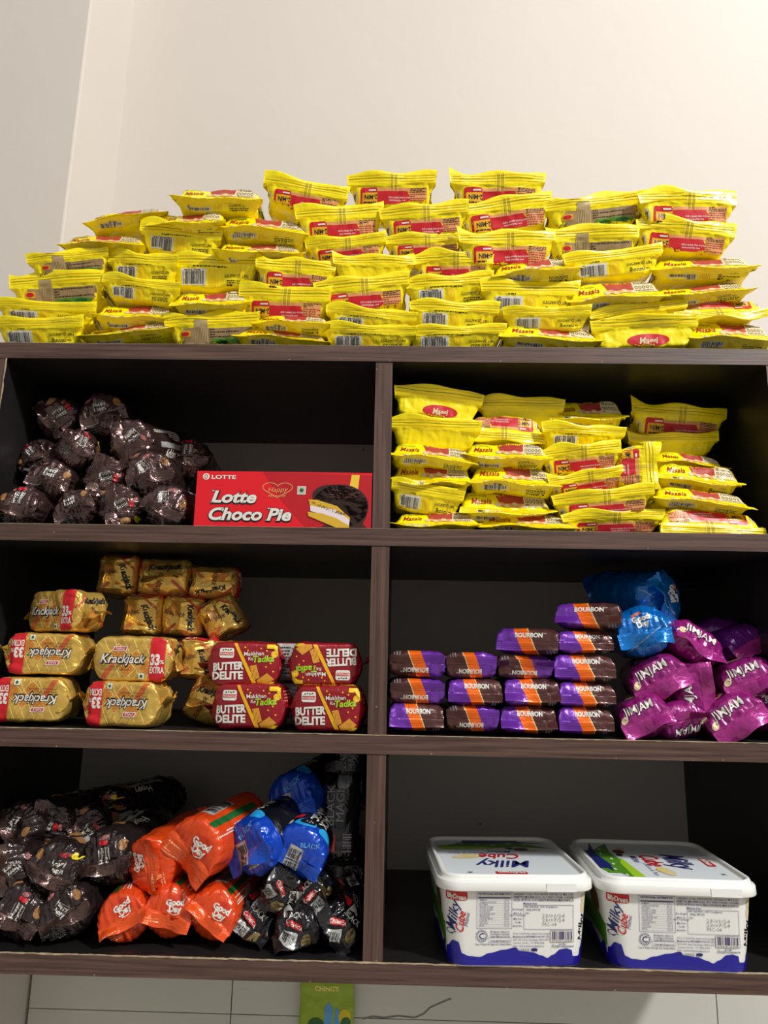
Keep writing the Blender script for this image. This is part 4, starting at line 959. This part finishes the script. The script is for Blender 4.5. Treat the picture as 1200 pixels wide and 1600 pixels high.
def make_tub(name, labelrot, label, loc, yaw, art):
    root = bpy.data.objects.new(name, None); COL.objects.link(root); root.location = loc; root.rotation_euler = (0, 0, math.radians(yaw))
    tag(root, label, 'tub', 'white tubs of milk sweets in the lower right compartment')
    hb, ht, hd, hdt = .0905, .1005, .098, .108; cy = .110; H1 = .104
    m = MB(); n = 9
    rings = [rr_ring(hb-.006, hd-.006, .020, .0015, cy), rr_ring(hb-.001, hd-.001, .023, .0, cy), rr_ring(hb, hd, .024, .003, cy)]
    for k in range(1, 9): t = k/8; rings.append(rr_ring(hb+(ht-hb)*t, hd+(hdt-hd)*t, .024+.003*t, .003+(H1-.003)*t, cy))
    V, F = loft(m, rings, wpl, True, True)
    # printed wrap : front
    pr = Printer(V, F); pr.frame((0, 0, 0), (1, 0, 0), (0, 0, 1), back=.05, jump=.02); pr.mx = .012
    wp_ = wave_pts(.0915); 
    for a, b in zip(wp_, wp_[1:]): pr.put([((a[0],.0012),(b[0],.0012),b), ((a[0],.0012),b,a)], i_blue, 1, .006)
    # sides
    for sgn, o_ in ((-1, -.2), (1, .2)):
        pr.frame((o_, cy, 0), (0, -1*(-sgn)*-1 if 0 else (-1 if sgn < 0 else 1), 0), (0, 0, 1), back=.05, jump=.03)
        for a, b in zip(wp_, wp_[1:]): pr.put([((a[0],.0012),(b[0],.0012),b), ((a[0],.0012),b,a)], i_blue, 1, .006)
        pr.put(poly([(-.08,.030),(.08,.022),(.085,.05),(.03,.062),(-.03,.056),(-.08,.060)]), i_grn, 1, .01)
        pr.put(poly([(-.08,.055),(-.03,.052),(.03,.058),(.02,.075),(-.05,.080)]), ink('pale_sky_print', rgb(190, 200, 190)), 1, .01)
        pr.put(ell(.04, .070, .024, .016), i_brn, 2)
    pr.frame((0, 0, 0), (1, 0, 0), (0, 0, 1), back=.05, jump=.02); pr.mx = .01
    u = .183/845.   # photo crop pixels to metres on the front face (x from 700 => 0)
    def X(px): return (px-697)*.1905/860
    def Z(py): return (938-py)*.0985/455
    pr.put(rrect(X(270), Z(558), X(394), Z(504), .003), i_red, 1); pr.put(poly([(X(268),Z(520)),(X(300),Z(498)),(X(330),Z(510)),(X(300),Z(520))]), i_red, 1)
    pr.put(text('MyDreem', X(332), Z(535), .0062, -4, .03, 0, X(386)-X(278), 3), i_wh, 3)
    pr.put(text('Milky', X(308), Z(655), .0115, 82, .012, .4, .040, 3), i_navy, 2); pr.put(line(X(300), Z(755), X(330), Z(742), .0009), i_navy, 2); pr.put(ring(X(303), Z(742), .0045, .003, .0008, 12, 0, 90, 300), i_navy, 2)
    pr.put(text('Cube', X(353), Z(684), .0110, 82, .012, .35, .0260, 3), i_red, 2); pr.put(text('Mithai', X(392), Z(670), .0048, 82, .0, .3, .018), i_navy, 2)
    # nutrition table
    x0, x1, z0, z1 = X(452), X(664), Z(718), Z(506)
    for a in (line(x0,z0,x1,z0,.0004), line(x0,z1,x1,z1,.0004), line(x0,z0,x0,z1,.0004), line(x1,z0,x1,z1,.0004)): pr.put(a, i_navy, 2)
    pr.put(text('NUTRITIONAL INFORMATION', (x0+x1)/2, Z(518), .0026, 0, .02, 0, X(655)-X(462)), i_navy, 2)
    pr.put(rect(X(460), Z(543), X(655), Z(537)), i_navy, 2)
    rows_ = ['ENERGY', 'CARBOHYDRATES', 'PROTEIN', 'ADDED SUGAR', 'TOTAL SUGAR', 'TOTAL FAT', 'SATURATED FAT', 'TRANS FAT', 'CHOLESTEROL', 'SODIUM', 'CALCIUM', 'IRON']
    for k, s_ in enumerate(rows_):
        yy = 552+k*13.6; t_ = text2d(s_, 0, 0, 1); ww = max(p[0] for q in t_ for p in q)*2*.0019
        pr.put(xf(t_, X(468)+ww/2, Z(yy), .0019), i_navy, 2); pr.put(text('%d.%d g' % ((k*37) % 90+3, k % 9), X(632), Z(yy), .0019, 0, 0, 0, None, 1), i_navy, 2)
        pr.put(line(X(460), Z(yy+6.5), X(655), Z(yy+6.5), .0002), i_navy, 2)
    for k, s_ in enumerate(('INGREDIENTS: SUGAR, HYDROGENATED VEGETABLE OIL, MILK SOLIDS', 'PERMITTED EMULSIFIER (E-322), SALT, WHEY POWDER. CONTAINS', 'ADDED ARTIFICIAL FLAVOURING SUBSTANCES (MILK & VANILLA)')):
        pr.put(text(s_, X(858), Z(518+k*17), .0026, 0, .01, 0, X(1042)-X(674), 1), i_navy, 2)
    pr.put(text('Minimum Pack', X(775), Z(571), .0022, 0, .02, 0, None, 1), i_navy, 2)
    x0, x1, z0, z1 = X(737), X(1038), Z(722), Z(581)
    for a in (line(x0,z0,x1,z0,.0004), line(x0,z1,x1,z1,.0004), line(x0,z0,x0,z1,.0004), line(x1,z0,x1,z1,.0004)): pr.put(a, i_navy, 2)
    pr.put(text('UNIT SALE PRICE : 1.0.RU. Per g (Approx.)', X(842), Z(590), .0021, 0, .015, 0, X(944)-X(743), 1), i_navy, 2)
    pr.put(text('350g (18 PCS)', X(795), Z(607), .0023, 0, .015, 0, None, 1), i_navy, 2); pr.put(text('175/-', X(758), Z(629), .0022, 0, .01, 0, None, 1), i_navy, 2)
    for k, s_ in enumerate(('23/01/24', '23/07/24', 'MC-04')): pr.put(text(s_, X(917 if k < 2 else 893), Z(642+k*25), .0044, 0, -.01, 0, (X(986)-X(850)) if k < 2 else X(936)-X(852), 1), i_grey, 2)
    for k, s_ in enumerate(('Net Weight', 'M.R.P. Rs', '(Incl. of all taxes)', 'Mfg. Date', 'Use By', 'Batch No.')): pr.put(text(s_, X(700), Z((606, 629, 640, 661, 681, 702)[k]), .0021, 0, .01, 0, None, 1), i_navy, 2)
    # copyright roundel and small print
    cx, cz = X(482), Z(762); pr.put(ring(cx, cz, .0056, .0056, .0004, 24), i_navy, 2); pr.put(ring(cx, cz, .0076, .0076, .0003, 24), i_navy, 2); pr.put(text('C', cx, cz, .0075, 0, .01), i_navy, 2)
    for k in range(16): a = k*PI/8; pr.put(xf(rect(-.0005, -.0005, .0005, .0005), cx+.0067*math.cos(a), cz+.0067*math.sin(a)), i_navy, 2)
    for k, s_ in enumerate(('All disputes subject to', 'Is the Registered trademark', 'Copyright of MyDreem Foods Pvt Ltd', 'Copyright Registered')): pr.put(text(s_, X(592), Z((736, 750, 764, 788)[k]), .0022, 0, .01, 0, X(648)-X(530), 1), i_navy, 2)
    for a in (line(X(522), Z(770), X(660), Z(770), .0003), line(X(522), Z(798), X(660), Z(798), .0003), line(X(522), Z(770), X(522), Z(798), .0003), line(X(660), Z(770), X(660), Z(798), .0003)): pr.put(a, i_navy, 2)
    pr.put(text('Copy of Graphic & Design is An Criminal Offence', X(552), Z(809), .0022, 0, .01, 0, X(662)-X(442), 1), i_navy, 2)
    for k, s_ in enumerate(('Store in Cool & Dry Place, Away from Direct Sunlight', 'Manufactured by: MYDREEM FOODS PVT. LTD.', '330/3, 330/1, Rasal Udyog Nagar, 440002 (M.T)', 'Customer Care No. : +91 94734 52358', 'Email : mydreemmilkycube@gmail.com')):
        pr.put(text(s_, X(782 if k < 3 else 766), Z(746+k*18), .0023, 0, .015 if k == 1 else 0, 0, X(892)-X(670) if k < 3 else X(860)-X(672), 1), i_navy, 2)
    pr.put(rect(X(898), Z(795), X(1040), Z(728)), i_wh, 2)
    for a in (line(X(898), Z(795), X(1040), Z(795), .0003), line(X(898), Z(728), X(1040), Z(728), .0003), line(X(898), Z(795), X(898), Z(728), .0003), line(X(1040), Z(795), X(1040), Z(728), .0003)): pr.put(a, i_navy, 3)
    pr.put(bars(X(908), Z(780), X(1032), Z(733), 9, 22), i_navy, 3); pr.put(text('8 906121 610008', X(968), Z(787), .0020, 0, 0, 0, X(1030)-X(910), 1), i_navy, 3)
    pr.put(text('fssai', X(926), Z(816), .0045, 0, 0, .4, None, 2), i_grey, 2); pr.put(text('Lic. No.', X(972), Z(806), .0021, 0, .02, 0, None, 1), i_navy, 2); pr.put(text('11522036000118', X(996), Z(820), .0022, 0, .02, 0, X(1040)-X(953), 1), i_navy, 2)
    pr.put(poly([(X(672),Z(850)),(X(684),Z(850)),(X(684),Z(832)),(X(676),Z(836))]), i_navy, 2); pr.put(ring(X(702), Z(841), .0016, .0016, .0008, 3), i_navy, 2)
    pr.put(lines_of_type(X(718), Z(850), X(772), Z(833), 3, 4), i_grey, 2); pr.put(ell(X(800), Z(839), .0045, .0018), i_navy, 2)
    for k in range(4): pr.put(line(X(786+k*10), Z(840), X(783+k*10), Z(852), .0007), i_navy, 2)
    pr.put(text('Milky', X(1098), Z(730), .0105, 86, .03, .35, .036, 3), i_bk, 2); pr.put(ell(X(1105), Z(600), .0035, .008, 14), i_cream, 1); pr.put(ell(X(1107), Z(545), .003, .006, 14), i_cream, 1)
    pr.flush(m)
    b = m.obj('tub_body', root)
    # lid: skirt, stepped rim, sunken panel
    m = MB(); hw, hdl = .1065, .115
    prof = [(0, .0955, .0085), (0, .0945, -.0), (0, .094, .0)]
    rings = []
    for off, z in ((-.0035, .0960), (0, .0960), (.0006, .0972), (.0, .1068), (-.0012, .1085), (-.0045, .1088), (-.0052, .1125), (-.0065, .1150), (-.0085, .1156), (-.0102, .1150), (-.0118, .1125), (-.0125, .1110), (-.016, .1106)):
        rings.append(rr_ring(hw+off, hdl+off, max(.006, .030+off*.8), z, cy))
    V, F = loft(m, rings, wpl, False, True)
    lid = m.obj('lid', root)
    ml = MB(); art(ml, hw, hdl, cy); ml.obj('lid_label', lid, smooth=False)
    m = MB(); m.add(*( [ (.038,cy-hdl-.0012,.0964),(.078,cy-hdl-.0012,.0964),(.078,cy-hdl-.0012,.1066),(.038,cy-hdl-.0012,.1066),(.038,cy-hdl+.002,.0964),(.078,cy-hdl+.002,.0964),(.078,cy-hdl+.002,.1066),(.038,cy-hdl+.002,.1066)], [(0,1,2,3),(0,3,7,4),(1,5,6,2),(3,2,6,7),(0,4,5,1)]), mat('white_tab_plastic', rgb(240, 240, 238), .4))
    m.obj('tear_tab', lid, smooth=False)
    return root
def lid_art(m, hw, hdl, cy, rot):
    ZL = .1108; lw, ld = hw-.0165, hdl-.0165
    ring0 = rr_ring(lw, ld, .016, ZL, cy); m.add(ring0, [tuple(range(len(ring0)))], ink('lid_white_print', rgb(225, 232, 236), .3))
    pr = Printer(ring0, [tuple(range(len(ring0)))]); pr.mx = .05
    if rot == 180: pr.frame((0, cy, .2), (-1, 0, 0), (0, -1, 0), back=.0)
    else: pr.frame((0, cy, .2), (0, -1, 0), (1, 0, 0), back=.0)
    a, b = (lw, ld) if rot == 180 else (ld, lw)
    pr.put(poly([(-a, -b*.52), (-a*.4, -b*.60), (a*.2, -b*.50), (a, -b*.62), (a, -b), (-a, -b)]), i_grn, 0); pr.put(poly([(-a, -b*.80), (-a*.3, -b*.86), (a*.3, -b*.78), (a, -b*.88), (a, -b), (-a, -b)]), ink('lid_deep_blue_print', rgb(22, 34, 110)), 1)
    pr.put(poly([(-a*.1, -b*.50), (a*.9, -b*.42), (a, -b*.60), (a*.2, -b*.60)]), i_lime, 1)
    for k in range(7): pr.put(ell(-a*.85+k*a*.28, -b*(.68+.05*(k % 3)), .0048, .0020, 10), i_wh, 2)
    pr.put(ell(-a*.45, -b*.44, .012, .009, 16), i_brn, 2); pr.put(ell(-a*.62, -b*.36, .008, .006, 14), i_cream, 3); pr.put(ell(-a*.25, -b*.48, .006, .005, 12), i_bk, 3)
    pr.put(rrect(-.020, b*.78, .024, b*.78+.013, .003), i_red, 1); pr.put(text('MyDreem', .002, b*.78+.0065, .0085, 0, .04, 0, .037, 3), i_wh, 3)
    pr.put(text('Milky', .0, b*.40, .034, 0, .012, .35, .082, 4), i_navy, 2); pr.put(text('Cube', .0, -b*.02, .026, 0, .015, .3, .060, 4), i_red, 2); pr.put(text('Mithai', -.004, -b*.28, .010, 0, .01, .3, None, 3), i_navy, 2)
    pr.put(text('Delicious & Tasty', a*.50, -b*.20, .0060, 0, 0, .2, None, 2), i_navy, 2)
    pr.put(ell(a*.58, -b*.0, .022, .010, 16, 12), i_cream, 1); pr.put(ell(a*.50, -b*.04, .014, .008, 12, -12), ink('sweet_yellow_print', rgb(226, 205, 130)), 2)
    pr.put(ring(a*.66, b*.84, .005, .004, .0006, 4, 45), i_dgrn, 2); pr.put(ell(a*.66, b*.84, .0022), i_dgrn, 2)
    pr.flush(m)
make_tub('sweet_tub', 180, 'white plastic tub of milk sweets with upside down lid picture, left of pair', (.2060, -.0125, ZB[3]+.0003), 3.5, lambda m, hw, hd, cy: lid_art(m, hw, hd, cy, 180))
make_tub('sweet_tub', 90, 'white plastic tub of milk sweets with sideways lid picture, right of pair', (.4220, -.0125, ZB[3]+.0003), -1.5, lambda m, hw, hd, cy: lid_art(m, hw, hd, cy, 90))

# ================================================================== GREEN PACKET under the shelf
gf = film('lime_green_film', rgb(150, 178, 30), .4, 0, .5, 30, .1); gs = film('lime_green_seal', rgb(160, 186, 40), .4, 0, .3, 50, .1)
def dec_green(pr, W, H, L, seed):
    pr.frame((0, L/2, .0), (1, 0, 0), (0, -1, 0), back=.06, jump=.01); pr.mx = .006
    pr.put(poly([(-.004,-.02),(.010,-.02),(.012,.008),(.004,.018),(-.002,.010)]), i_sky, 1); pr.put(poly([(.014,-.02),(.026,-.02),(.024,.004),(.018,.010)]), i_sky, 1)
    pr.put(ell(-.018, -.020, .015, .012), i_dgrn, 2); pr.put(ell(.034, -.006, .011, .013), ink('lemon_print', rgb(222, 200, 20)), 2); pr.put(ell(.036, -.016, .009, .010), i_dgrn, 3)
    pr.put(text('CHING\'S', .0, .040, .008, 0, .03), i_ltyel, 1)
GP = wrap_mesh(.100, .024, .15, 2.6, gf, gs, dec_green, 901, fin=.012, bend=2, capd=.03, crum=1.0, name='snack_packet')
p = at(514, 1545, D-.03)
place('snack_packet', GP, (p.x-.004, D-.018, p.z+.035), 0, -90, 0, (1, 1, 1), 'lime green snack packet with blue and yellow shapes, below the bottom board', 'snack packet')
